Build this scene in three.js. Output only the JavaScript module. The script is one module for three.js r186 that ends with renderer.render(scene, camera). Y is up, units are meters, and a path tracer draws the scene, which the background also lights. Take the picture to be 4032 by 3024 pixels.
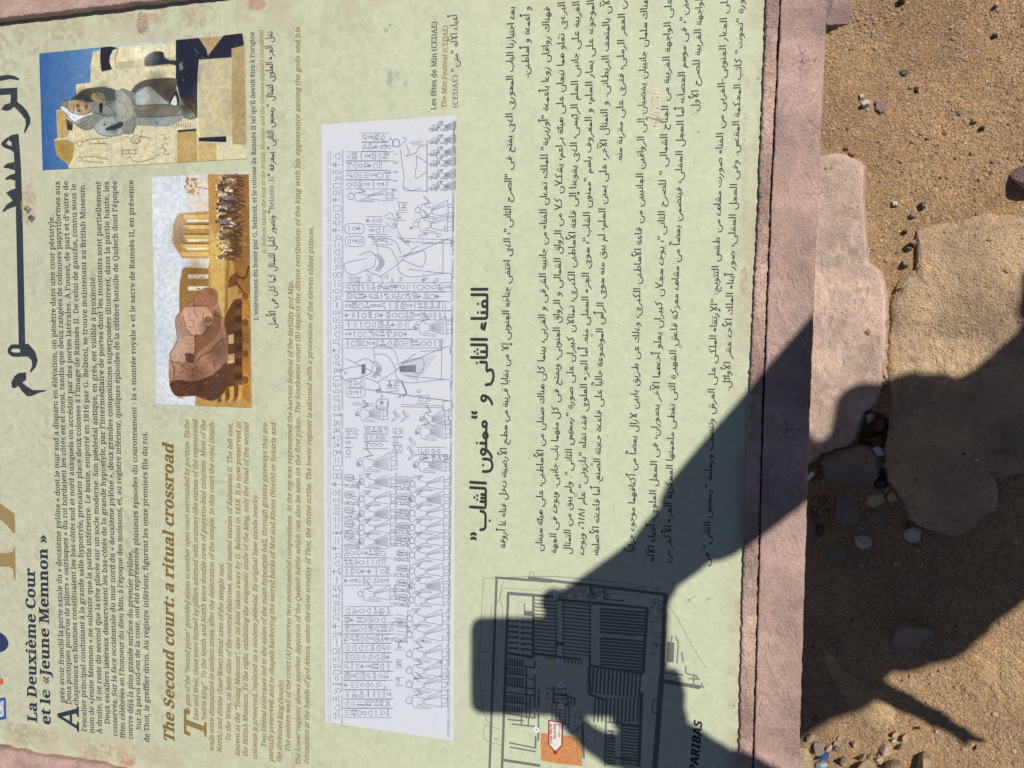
import * as THREE from 'three';
import { MarchingCubes } from 'three/addons/objects/MarchingCubes.js';
import { mergeGeometries, mergeVertices, toCreasedNormals } from 'three/addons/utils/BufferGeometryUtils.js';

// ------------------------------------------------------------------ camera, sky, sun, exposure
const V3 = (x, y, z) => new THREE.Vector3(x, y, z);
const scene = new THREE.Scene();
const TILT = THREE.MathUtils.degToRad(20);           // slope of the reading board
const LENS = 3030, PX = 2016, PY = 1512;             // lens of the surveyed photograph, in its own pixels
const CAM_DEPTH = 0.606, GROUND_DEPTH = 1.2;
// directions of the board's edges as the lens sees them (x right, y down, z forward)
const upSeen = V3(-11716, -295, LENS).normalize();
const leftSeen = V3(-726, 46488, LENS); leftSeen.addScaledVector(upSeen, -leftSeen.dot(upSeen)).normalize();
const rightSeen = leftSeen.clone().negate(), normSeen = V3(0, 0, 0).crossVectors(rightSeen, upSeen);
const RW = V3(1, 0, 0), UW = V3(0, Math.sin(TILT), -Math.cos(TILT)), NW = V3(0, 0, 0).crossVectors(RW, UW);
const turn = (v) => V3(0, 0, 0).addScaledVector(RW, v.dot(rightSeen)).addScaledVector(UW, v.dot(upSeen)).addScaledVector(NW, v.dot(normSeen));
const ray = (x, y) => turn(V3((x - PX) / LENS, (y - PY) / LENS, 1));
const EYE = V3(0, -GROUND_DEPTH * ray(3200, 1870).y, 0);
const BOARD_D = NW.dot(ray(1950, 2500)) * CAM_DEPTH;
const onBoard = (x, y) => { const r = ray(x, y); return EYE.clone().addScaledVector(r, BOARD_D / NW.dot(r)); };
const onGround = (x, y, h = 0) => { const r = ray(x, y); return EYE.clone().addScaledVector(r, (h - EYE.y) / r.y); };
const SUNDIR = ray(1950, 2500).normalize();          // the way the sunlight travels

const camera = new THREE.PerspectiveCamera(2 * THREE.MathUtils.radToDeg(Math.atan(PY / LENS)), 4 / 3, 0.01, 2000);
camera.position.copy(EYE);
camera.setRotationFromMatrix(new THREE.Matrix4().makeBasis(turn(V3(1, 0, 0)), turn(V3(0, -1, 0)), turn(V3(0, 0, -1))));

const renderer = new THREE.WebGLRenderer({ antialias: true });
renderer.toneMapping = THREE.LinearToneMapping;
renderer.toneMappingExposure = 0.84;
const SKY_LEVEL = 0.45;
renderer.shadowMap.enabled = true;

{                                                    // hazy desert sky: pale at the horizon, deeper blue overhead, a soft bright zone round the sun
  const w = 256, h = 128, d = new Float32Array(w * h * 4), toSun = SUNDIR.clone().negate();
  for (let y = 0; y < h; y++) for (let x = 0; x < w; x++) {
    const el = ((y + 0.5) / h - 0.5) * Math.PI, az = ((x + 0.5) / w - 0.5) * 2 * Math.PI, v = new THREE.Vector3(Math.cos(el) * Math.cos(az), Math.sin(el), Math.cos(el) * Math.sin(az));
    const t = Math.pow(Math.max(0, Math.sin(el)), 0.45), glow = Math.pow(Math.max(0, v.dot(toSun)), 14), c = [[0.36, 0.105], [0.40, 0.19], [0.46, 0.41]].map(([a, b]) => (a + (b - a) * t) * SKY_LEVEL);
    const i = (y * w + x) * 4; d[i] = c[0] + 0.2 * glow * SKY_LEVEL; d[i + 1] = c[1] + 0.19 * glow * SKY_LEVEL; d[i + 2] = c[2] + 0.17 * glow * SKY_LEVEL; d[i + 3] = 1;
  }
  const t = new THREE.DataTexture(d, w, h, THREE.RGBAFormat, THREE.FloatType); t.mapping = THREE.EquirectangularReflectionMapping; t.magFilter = t.minFilter = THREE.LinearFilter; t.needsUpdate = true;
  scene.background = t; scene.environment = t;
}

const sun = new THREE.DirectionalLight(new THREE.Color(1, 0.955, 0.89), 4.5);
sun.target.position.copy(onBoard(2016, 1512)); sun.position.copy(sun.target.position).addScaledVector(SUNDIR, -12);
sun.castShadow = true; sun.shadow.mapSize.set(4096, 4096);
Object.assign(sun.shadow.camera, { left: -1.5, right: 1.5, top: 1.5, bottom: -1.5, near: 0.5, far: 30 });
scene.add(sun, sun.target);

// ------------------------------------------------------------------ small tools
let seed = 7;
const rnd = () => { seed = (seed + 0x6d2b79f5) | 0; let t = Math.imul(seed ^ (seed >>> 15), 1 | seed); t = (t + Math.imul(t ^ (t >>> 7), 61 | t)) ^ t; return ((t ^ (t >>> 14)) >>> 0) / 4294967296; };
const rr = (a, b) => a + (b - a) * rnd();
const clamp = (x, a = 0, b = 1) => Math.min(b, Math.max(a, x)), mix = (a, b, t) => a + (b - a) * t, smooth = (a, b, x) => { const t = clamp((x - a) / (b - a)); return t * t * (3 - 2 * t); };
const hash = (x, y, z) => { let h = Math.imul(x, 374761393) ^ Math.imul(y, 668265263) ^ Math.imul(z, 2147483629 | 1); h = Math.imul(h ^ (h >>> 13), 1274126177); return ((h ^ (h >>> 16)) >>> 0) / 4294967296; };
function vnoise(x, y, z = 0, px = 0, py = 0) {       // value noise 0..1; px, py: period
  const X = Math.floor(x), Y = Math.floor(y), fx = x - X, fy = y - Y, u = fx * fx * (3 - 2 * fx), v = fy * fy * (3 - 2 * fy);
  const wx = (i) => (px ? ((i % px) + px) % px : i), wy = (i) => (py ? ((i % py) + py) % py : i);
  const a = hash(wx(X), wy(Y), z), b = hash(wx(X + 1), wy(Y), z), c = hash(wx(X), wy(Y + 1), z), d = hash(wx(X + 1), wy(Y + 1), z);
  return mix(mix(a, b, u), mix(c, d, u), v);
}
const fbm = (x, y, z = 0, o = 4, p = 0) => { let s = 0, a = 0.5, f = 1; for (let i = 0; i < o; i++) { s += a * vnoise(x * f, y * f, z + i * 17, p * f, p * f); a *= 0.5; f *= 2; } return s / (1 - Math.pow(0.5, o)); };
function vnoise3(x, y, z, s = 0) { const Z = Math.floor(z), f = z - Z, w = f * f * (3 - 2 * f); return mix(vnoise(x, y, Z + s), vnoise(x, y, Z + 1 + s), w); }
function canvasOf(w, h) { const c = document.createElement('canvas'); c.width = w; c.height = h; return c; }
function texture(c, srgb, repeat) {
  const t = new THREE.CanvasTexture(c); if (srgb) t.colorSpace = THREE.SRGBColorSpace;
  if (repeat) { t.wrapS = t.wrapT = THREE.RepeatWrapping; t.repeat.set(repeat, repeat); }
  t.anisotropy = 8; return t;
}
function paint(n, f) { const c = canvasOf(n, n), g = c.getContext('2d'), im = g.createImageData(n, n); for (let y = 0, i = 0; y < n; y++) for (let x = 0; x < n; x++, i += 4) { const v = f(x / n, y / n); im.data[i] = v[0]; im.data[i + 1] = v[1]; im.data[i + 2] = v[2]; im.data[i + 3] = 255; } g.putImageData(im, 0, 0); return c; }
const tag = (o, label, category, group, kind) => { if (label) o.userData.label = label; if (category) o.userData.category = category; if (group) o.userData.group = group; if (kind) o.userData.kind = kind; return o; };
const taken = {};
const numbered = (n) => { const k = taken[n] = (taken[n] ?? -1) + 1; return k ? n + '_' + String(k).padStart(3, '0') : n; };
function mesh(name, geometry, material, parent = scene) { const m = new THREE.Mesh(geometry, material); m.name = parent === scene ? numbered(name) : name; m.castShadow = m.receiveShadow = true; parent.add(m); return m; }
const lin = (r, g, b) => new THREE.Color().setRGB(r, g, b);

// ------------------------------------------------------------------ surfaces
// worn render of the frame: coarse blotches, fine grain, pits
const grainBump = texture(paint(1024, (x, y) => { const v = 255 * clamp(0.5 + 0.75 * (fbm(x * 230, y * 230, 3, 2, 230) - 0.5) + 0.3 * (vnoise(x * 110, y * 110, 13, 110, 110) - 0.5) + 0.14 * (fbm(x * 24, y * 24, 9, 4, 24) - 0.5)); return [v, v, v]; }), false, 1);
const renderMap = (name, c0, c1, c2) => texture(paint(1024, (x, y) => {
  const big = fbm(x * 6, y * 6, 21, 4, 6), mid = fbm(x * 40, y * 40, 33, 3, 40), fine = vnoise(x * 512, y * 512, 5, 512, 512), patch = smooth(0.56, 0.7, fbm(x * 10, y * 10, 71, 5, 10));
  const k = 0.76 + 0.38 * big + 0.22 * (mid - 0.5) + 0.26 * (fine - 0.5); return [0, 1, 2].map((i) => 255 * clamp(mix(mix(c0[i], c1[i], mid), c2[i], patch * 0.5) * k)); }), true, 1);
const frameMap = renderMap('frame', [0.73, 0.615, 0.57], [0.69, 0.58, 0.53], [0.63, 0.52, 0.495]);
{ const q = frameMap.image.getContext('2d'); for (let k = 0; k < 26; k++) { const cx = rnd() * 1024, cy = rnd() * 1024, dir = rr(-0.7, 0.7); for (let i = 0; i < 26; i++) { let x = cx + rr(-110, 110), y = cy + rr(-70, 70); q.globalAlpha = rr(0.12, 0.5); q.strokeStyle = rnd() < 0.7 ? '#5e4a48' : '#d8c0b2'; q.lineWidth = rr(0.8, 2.4); q.beginPath(); q.moveTo(x, y); for (let j = 0; j < 5; j++) { x += rr(2, 14) * Math.cos(dir); y += rr(2, 14) * Math.sin(dir) + rr(-4, 4); q.lineTo(x, y); } q.stroke(); } } q.globalAlpha = 1;
  for (let k = 0; k < 12; k++) { const cx = rr(80, 940), cy = rr(80, 940); for (let i = 0; i < 160; i++) { q.globalAlpha = 0.16; q.fillStyle = '#4b3f4b'; q.beginPath(); q.ellipse(cx + rr(-60, 60) * rnd(), cy + rr(-60, 60) * rnd(), rr(1, 5), rr(1, 4), 0, 0, 7); q.fill(); } } q.globalAlpha = 1; }
const M = {
  frame: new THREE.MeshStandardMaterial({ map: frameMap, bumpMap: grainBump, bumpScale: 0.0006, roughness: 0.93 }),
  bead: new THREE.MeshStandardMaterial({ map: renderMap('bead', [0.74, 0.62, 0.565], [0.77, 0.66, 0.6], [0.62, 0.5, 0.45]), bumpMap: grainBump, bumpScale: 0.0016, roughness: 0.96 }),
  concrete: new THREE.MeshStandardMaterial({ map: renderMap('base', [0.66, 0.6, 0.54], [0.6, 0.55, 0.5], [0.5, 0.46, 0.42]), bumpMap: grainBump, bumpScale: 0.001, roughness: 0.95 }),
};

// ------------------------------------------------------------------ the printed board: everything on it is placed in metres (u across, v up the slope)
const B0 = onBoard(3000, 1512);
const uv = (x, y) => { const p = onBoard(x, y).sub(B0); return [p.dot(RW), p.dot(UW)]; };
const U0 = -0.376, U1 = 0.314, VB = 0.0, VT = 0.8, PPM = 5000;
let fromU = U0, fromV = VT, ppm = PPM;               // corner and scale of the sheet being printed
const S = (x, y) => { const [u, v] = uv(x, y); return [(u - fromU) * ppm, (fromV - v) * ppm]; };
const boardMatrix = new THREE.Matrix4().makeBasis(RW, NW, UW.clone().negate()).setPosition(B0);

const INK = '#3b4043', GOLD = '#8b7445', NAVY = '#2c3642';
let g;                                               // the canvas being printed on
function fresh(a, b, em) { const p = S(a, b), q = S(a - em, b); return Math.hypot(p[0] - q[0], p[1] - q[1]); }
function line(s, x0, y0, x1, y1, em, color = INK, style = '', skew = 0, family = 'serif') {
  const a = S(x0, y0), b = S(x1, y1), size = fresh((x0 + x1) / 2, (y0 + y1) / 2, em), ang = Math.atan2(b[1] - a[1], b[0] - a[0]), len = Math.hypot(b[0] - a[0], b[1] - a[1]);
  g.save(); g.translate(a[0], a[1]); g.rotate(ang); g.font = style + ' ' + size + 'px ' + family; g.textBaseline = 'alphabetic'; g.fillStyle = color;
  const w = g.measureText(s).width; g.transform(len / w, 0, -skew, 1, 0, 0); g.fillText(s, 0, 0); g.strokeStyle = color; g.lineWidth = size * 0.034; g.strokeText(s, 0, 0); g.restore();
}
function poly(pts, fill, stroke, w = 1, close = true) {
  g.beginPath(); pts.forEach((p, i) => { const q = S(p[0], p[1]); i ? g.lineTo(q[0], q[1]) : g.moveTo(q[0], q[1]); }); if (close) g.closePath();
  if (fill) { g.fillStyle = fill; g.fill(); } if (stroke) { g.strokeStyle = stroke; g.lineWidth = w * 1.05; g.lineJoin = 'round'; g.lineCap = 'butt'; g.stroke(); }
}
function curve(pts, stroke, w, fill) {               // smooth line through points
  const q = pts.map((p) => S(p[0], p[1])), n = q.length, at = (i) => q[Math.max(0, Math.min(n - 1, i))]; g.beginPath(); g.moveTo(q[0][0], q[0][1]);
  for (let i = 0; i < n - 1; i++) { const a = at(i - 1), b = at(i), c = at(i + 1), d = at(i + 2); g.bezierCurveTo(b[0] + (c[0] - a[0]) / 6, b[1] + (c[1] - a[1]) / 6, c[0] - (d[0] - b[0]) / 6, c[1] - (d[1] - b[1]) / 6, c[0], c[1]); }
  if (fill) { g.fillStyle = fill; g.fill(); } if (stroke) { g.strokeStyle = stroke; g.lineWidth = w * 1.05; g.lineCap = 'round'; g.lineJoin = 'round'; g.stroke(); }
}
function disc(x, y, r, fill, stroke, w = 1, ry) { const q = S(x, y), k = fresh(x, y, r), k2 = ry ? fresh(x, y, ry) : k; g.beginPath(); g.ellipse(q[0], q[1], k2, k, 0, 0, 7); if (fill) { g.fillStyle = fill; g.fill(); } if (stroke) { g.strokeStyle = stroke; g.lineWidth = w; g.stroke(); } }

// Arabic pen letters: x runs leftwards from where the letter is entered, y up from the base line (alef = 22). Each: [path, advance, dot x, dot height above, dot height below]
const TOOTH = { ini: ['M2 9 L2 2 Q2 0 4 0 L7 0', 7, 3, 14, -5], med: ['M0 0 L7 0 M3.5 0 L3.5 8', 7, 3.5, 13, -5] };
const AR = {
  alef: { iso: ['M2 22 L2 0', 5, 2, 27, -6], fin: ['M0 0 Q3 0 3 3 L3 22', 6, 3, 27, -6] },
  beh: { iso: ['M1 7 Q1 0 6 0 L17 0 Q22 0 22 7', 24, 11, 6, -6], fin: ['M0 0 L16 0 Q21 0 21 7', 23, 11, 7, -6], ...TOOTH },
  noon: { iso: ['M2 4 L2 -2 Q2 -9 9 -9 Q16 -9 16 1 L16 4', 19, 9, 4, -6], fin: ['M0 0 Q3 0 3 -3 Q3 -9 10 -9 Q17 -9 17 1 L17 4', 20, 10, 4, -6], ...TOOTH },
  yeh: { iso: ['M10 6 Q3 9 3 4 Q4 1 7 0 Q10 -2 6 -4 Q2 -6 5 -9 Q14 -12 20 -5 L21 0', 23, 12, 12, -14], fin: ['M0 0 Q4 1 5 -1 Q2 -4 4 -8 Q12 -12 19 -6 L20 1', 22, 11, 6, -15], ...TOOTH },
  hah: { iso: ['M12 8 L2 6 Q13 2 13 -5 Q12 -12 3 -10', 15, 8, 13, -4], ini: ['M10 9 L1 6 Q8 5 9 0 L13 0', 13, 5, 14, -5], med: ['M0 0 L14 0 M11 8 L2 5 Q9 4 11 0', 14, 6, 14, -5], fin: ['M0 0 Q3 0 4 4 M12 7 L3 4 Q14 1 14 -6 Q13 -12 4 -11', 16, 8, 13, -4] },
  dal: { iso: ['M5 9 Q10 6 9 0 L1 0', 11, 5, 14, -5], fin: ['M0 0 L9 0 Q10 5 5 10', 11, 5, 15, -5] },
  reh: { iso: ['M3 5 Q5 -4 11 -8', 10, 3, 11, -5], fin: ['M0 0 Q4 0 5 -2 Q6 -6 12 -9', 11, 5, 8, -5] },
  seen: { iso: ['M1 6 L1 0 L9 0 M5 0 L5 6 M9 6 L9 -2 Q9 -9 16 -9 Q23 -9 23 1 L23 4', 26, 5, 12, -5], ini: ['M1 6 L1 0 L14 0 M5 0 L5 6 M9 0 L9 7', 14, 5, 12, -5], med: ['M0 0 L15 0 M3 0 L3 6 M7 0 L7 6 M11 0 L11 7', 15, 7, 12, -5], fin: ['M0 0 L10 0 M2 0 L2 6 M6 0 L6 6 M10 7 L10 -2 Q10 -9 17 -9 Q24 -9 24 1 L24 4', 27, 6, 12, -5] },
  sad: { iso: ['M15 1 Q9 10 4 8 Q0 4 4 0 L16 0 M16 5 L16 -2 Q16 -9 23 -9 Q30 -9 30 1 L30 4', 33, 7, 13, -5], ini: ['M15 1 Q9 10 4 8 Q0 4 4 0 L22 0 M17 0 L17 5', 22, 7, 13, -5], med: ['M15 1 Q9 10 4 8 Q0 4 4 0 M0 0 L22 0 M17 0 L17 5', 22, 7, 13, -5], fin: ['M0 0 L16 0 M15 1 Q9 10 4 8 Q0 4 4 0 M16 5 L16 -2 Q16 -9 23 -9 Q30 -9 30 1 L30 4', 33, 7, 13, -5] },
  tah: { iso: ['M14 1 Q9 10 4 8 Q0 4 4 0 L19 0 M11 0 L11 21', 20, 4, 14, -5], ini: ['M14 1 Q9 10 4 8 Q0 4 4 0 L19 0 M11 0 L11 21', 19, 4, 14, -5], med: ['M14 1 Q9 10 4 8 Q0 4 4 0 M0 0 L19 0 M11 0 L11 21', 19, 4, 14, -5], fin: ['M14 1 Q9 10 4 8 Q0 4 4 0 M0 0 L19 0 M11 0 L11 21', 20, 4, 14, -5] },
  ain: { iso: ['M2 8 Q9 11 9 6 Q8 3 3 2 Q13 2 13 -5 Q12 -11 3 -10', 15, 6, 14, -4], ini: ['M3 9 Q10 11 9 6 Q8 3 2 2 Q2 0 5 0 L13 0', 13, 6, 15, -5], med: ['M0 0 L12 0 M6 0 Q1 6 4 7 L8 7 Q11 6 6 0', 12, 6, 13, -5], fin: ['M0 0 Q4 0 6 3 M6 1 Q1 6 4 8 L8 8 Q11 6 6 2 Q14 1 13 -6 Q12 -11 4 -10', 15, 6, 14, -4] },
  feh: { iso: ['O 5 7 3 3 M8 7 Q8 1 5 0 L17 0 Q23 0 23 7', 25, 5, 16, -5], ini: ['O 4.5 7 3 3 M7.5 7 Q7 1 5 0 L12 0', 12, 4.5, 16, -5], med: ['M0 0 L12 0 O 6 3.6 3.2 3.4', 12, 6, 13, -5], fin: ['M0 0 L17 0 Q23 0 23 7 O 6 3.6 3.2 3.4', 25, 6, 13, -5] },
  qaf: { iso: ['O 5 7 3 3 M2 6 Q1 -9 9 -9 Q16 -9 16 2', 19, 5, 16, -5], ini: ['O 4.5 7 3 3 M7.5 7 Q7 1 5 0 L12 0', 12, 4.5, 16, -5], med: ['M0 0 L12 0 O 6 3.6 3.2 3.4', 12, 6, 13, -5], fin: ['M0 0 L4 0 O 6 3.6 3.2 3.4 M3 2 Q2 -9 10 -9 Q17 -9 17 2', 20, 6, 13, -5] },
  kaf: { iso: ['M3 21 L3 3 Q3 0 7 0 L16 0 Q19 0 19 5 M13 12 Q8 12 11 9 L8 6', 21, 5, 25, -5], ini: ['M2 22 L10 14 Q3 9 6 4 Q8 0 10 0 L14 0', 14, 5, 25, -5], med: ['M0 0 L14 0 M2 22 L10 14 Q4 9 8 0', 14, 5, 25, -5], fin: ['M0 0 L16 0 Q19 0 19 4 M4 0 L4 21 M13 12 Q8 12 11 9 L8 6', 21, 5, 25, -5] },
  lam: { iso: ['M3 22 L3 -2 Q3 -9 10 -9 Q16 -9 16 1', 19, 5, 25, -5], ini: ['M3 22 L3 2 Q3 0 5 0 L7 0', 7, 5, 25, -5], med: ['M0 0 L7 0 M3.5 0 L3.5 22', 7, 5, 25, -5], fin: ['M0 0 Q3 0 3 2 M3 22 L3 -2 Q3 -9 10 -9 Q16 -9 16 1', 19, 5, 25, -5] },
  meem: { iso: ['O 4 2 3 3 M7 1 Q10 0 10 -10', 12, 5, 10, -5], ini: ['O 4 2.4 3 3 M5 0 L11 0', 11, 5, 10, -5], med: ['M0 0 L11 0 O 5.5 1 3 3', 11, 5, 10, -5], fin: ['M0 0 L3 0 O 5 1 3 3 M8 1 Q10 0 10 -10', 12, 5, 10, -5] },
  heh: { iso: ['O 5 4 4 4', 11, 5, 13, -5], ini: ['O 5 4 4.5 4.5 M5 0 L13 0 M8 7 Q5 4 8 1', 13, 5, 13, -5], med: ['M0 0 L13 0 O 6 4 3.4 4 O 7 -3.4 3 3', 13, 5, 13, -5], fin: ['M0 0 L3 0 M2.5 0 L2.5 7 Q9 9 9 4 Q9 0 2.5 0', 11, 5, 13, -5] },
  waw: { iso: ['O 5 4 3 3.2 M2 4 Q3 -5 11 -8', 11, 5, 12, -5], fin: ['M0 0 L4 0 O 6 4 3 3.2 M3 4 Q4 -5 12 -8', 12, 5, 12, -5] },
  hamza: { iso: ['M3 7 Q8 9 8 6 Q7 4 3 3 M2 2 L9 4', 10, 5, 12, -5] },
  lamalef: { iso: ['M2 22 L10 5 Q11 0 7 0 Q2 0 5 5 L13 22', 15, 10, 27, -6], fin: ['M0 0 L8 0 M3 22 L9 4 Q11 0 8 0 M9 3 L14 22', 16, 11, 27, -6] },
};
const LET = {};
for (const [chars, family, dots] of [['ا', 'alef'], ['أ', 'alef', 'h'], ['إ', 'alef', 'H'], ['آ', 'alef', 'm'], ['ب', 'beh', 'b1'], ['ت', 'beh', 'a2'], ['ث', 'beh', 'a3'], ['ن', 'noon', 'a1'], ['ى', 'yeh'], ['ي', 'yeh', 'b2'], ['ئ', 'yeh', 'h'],
  ['ج', 'hah', 'b1'], ['ح', 'hah'], ['خ', 'hah', 'a1'], ['د', 'dal'], ['ذ', 'dal', 'a1'], ['ر', 'reh'], ['ز', 'reh', 'a1'], ['س', 'seen'], ['ش', 'seen', 'a3'], ['ص', 'sad'], ['ض', 'sad', 'a1'], ['ط', 'tah'], ['ظ', 'tah', 'a1'],
  ['ع', 'ain'], ['غ', 'ain', 'a1'], ['ف', 'feh', 'a1'], ['ق', 'qaf', 'a2'], ['ك', 'kaf'], ['ل', 'lam'], ['م', 'meem'], ['ه', 'heh'], ['ة', 'heh', 'a2'], ['و', 'waw'], ['ؤ', 'waw', 'h'], ['ء', 'hamza']]) LET[chars] = [family, dots];
function arShape(s) {                                // text -> list of [path, advance, x, above, below, dots]
  const out = [], c = [...s];
  for (let i = 0; i < c.length; i++) {
    const L = LET[c[i]];
    if (!L) {
      if (c[i] === 'ً') out.push(['M-9 27 L-3 29 M-9 31 L-3 33', 0]);
      else if (c[i] === ' ') out.push(['', 8]);
      else if (c[i] === '،') out.push(['M3 1 Q1 3 3 4 M3 4 Q5 4 2 8', 6]);
      else if (c[i] === '.') out.push(['M2 0 L3.5 0', 6]);
      else if (c[i] === ':') out.push(['M2 0 L3.5 0 M2 8 L3.5 8', 6]);
      else if (c[i] === '-') out.push(['M1 6 L8 6', 9]);
      else if (c[i] === '”') out.push(['M2 20 Q4 17 2 14 M7 20 Q9 17 7 14', 11]);
      else if (c[i] === '“') out.push(['M4 20 Q2 17 4 14 M9 20 Q7 17 9 14', 11]);
      else if (c[i] === '١') out.push(['M3 20 L5 0', 9]);
      else if (c[i] === '٨') out.push(['M1 0 L6 19 L11 0', 13]);
      else if (c[i] === '٦') out.push(['M12 17 L4 19 L4 0', 14]);
      else out.push(['latin', c[i]]);
      continue;
    }
    const dual = (f) => !!AR[f].ini, prev = c[i - 1] === 'ً' ? c[i - 2] : c[i - 1];
    let joinR = LET[prev] && dual(LET[prev][0]) && LET[prev][0] !== 'hamza' && prev !== 'ة' && !(prev && 'اأإآ'.includes(prev)), [fam, dots] = L;
    if (fam === 'hamza') joinR = false;
    if (fam === 'lam' && 'اأإآ'.includes(c[i + 1] ?? '-')) { out.push([...AR.lamalef[joinR ? 'fin' : 'iso'], LET[c[i + 1]][1]]); i++; continue; }
    const joinL = dual(fam) && c[i] !== 'ة' && LET[c[i + 1]] && c[i + 1] !== 'ء', form = joinR ? (joinL ? 'med' : 'fin') : joinL ? 'ini' : 'iso';
    out.push([...(AR[fam][form] ?? AR[fam].iso), dots]);
  }
  return out;
}
function arabic(s, x0, y0, x1, y1, alef, color = INK, pen = 2.7) {   // starts (right end) at x0,y0 and ends at x1,y1; alef: its height
  const a = S(x0, y0), b = S(x1, y1), k = fresh((x0 + x1) / 2, (y0 + y1) / 2, alef) / 22, ang = Math.atan2(a[1] - b[1], a[0] - b[0]), len = Math.hypot(b[0] - a[0], b[1] - a[1]);
  const items = [], src = arShape(s); let run = '';
  const flush = () => { if (run) { items.push(['latin', run]); run = ''; } };
  for (const it of src) { if (it[0] === 'latin') run += it[1]; else if (run && it[0] === '' ) run += ' '; else { flush(); items.push(it); } } flush();
  g.save(); g.font = 23 + 'px serif';
  let total = 0; for (const it of items) total += it[0] === 'latin' ? g.measureText(it[1]).width : it[1];
  g.translate(a[0], a[1]); g.rotate(ang); const sx = len / total; g.scale(sx, k); g.lineCap = 'round'; g.lineJoin = 'round'; g.strokeStyle = g.fillStyle = color; g.lineWidth = pen * Math.min(1.15, Math.sqrt(k / sx));
  let x = 0; const dot = (px, py) => { g.beginPath(); const r = 1.9; g.moveTo(px, -py - r); g.lineTo(px + r, -py); g.lineTo(px, -py + r); g.lineTo(px - r, -py); g.fill(); };
  for (const it of items) {
    if (it[0] === 'latin') { const w = g.measureText(it[1]).width; g.fillText(it[1], -x - w, 0); x += w; continue; }
    const t = it[0].split(/\s+/).filter(Boolean); g.beginPath();
    for (let i = 0; i < t.length;) {
      const op = t[i][0], first = op === 'O' ? null : t[i].slice(1), n = (j) => (j === 0 && first !== null && first !== '' ? +first : +t[i + j]);
      if (op === 'O') { const cx = +t[i + 1], cy = +t[i + 2], rx = +t[i + 3], ry = +t[i + 4]; g.moveTo(-x - cx + rx, -cy); g.ellipse(-x - cx, -cy, rx, ry, 0, 0, 6.2832); i += 5; }
      else if (op === 'M') { g.moveTo(-x - n(0), -n(1)); i += 2; } else if (op === 'L') { g.lineTo(-x - n(0), -n(1)); i += 2; } else { g.quadraticCurveTo(-x - n(0), -n(1), -x - n(2), -n(3)); i += 4; }
    }
    g.stroke();
    const d = it[5]; if (d) {
      const cx = -x - it[2];
      if (d === 'b1') dot(cx, it[4]); if (d === 'b2') { dot(cx - 2.3, it[4]); dot(cx + 2.3, it[4]); }
      if (d === 'a1') dot(cx, it[3]); if (d === 'a2' || d === 'a3') { dot(cx - 2.3, it[3]); dot(cx + 2.3, it[3]); } if (d === 'a3') dot(cx, it[3] + 4);
      const hy = d === 'h' ? it[3] : d === 'H' ? it[4] - 3 : null; if (hy !== null) { g.beginPath(); g.moveTo(cx + 2, -hy - 3); g.quadraticCurveTo(cx - 3, -hy - 4, cx - 1, -hy - 1); g.lineTo(cx + 2, -hy); g.lineTo(cx - 3, -hy + 1); g.stroke(); }
      if (d === 'm') { g.beginPath(); g.moveTo(cx + 5, -it[3]); g.quadraticCurveTo(cx + 1, -it[3] - 4, cx - 1, -it[3] - 1); g.quadraticCurveTo(cx - 3, -it[3], cx - 5, -it[3] - 3); g.stroke(); }
    }
    x += it[1];
  }
  g.restore();
}

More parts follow.
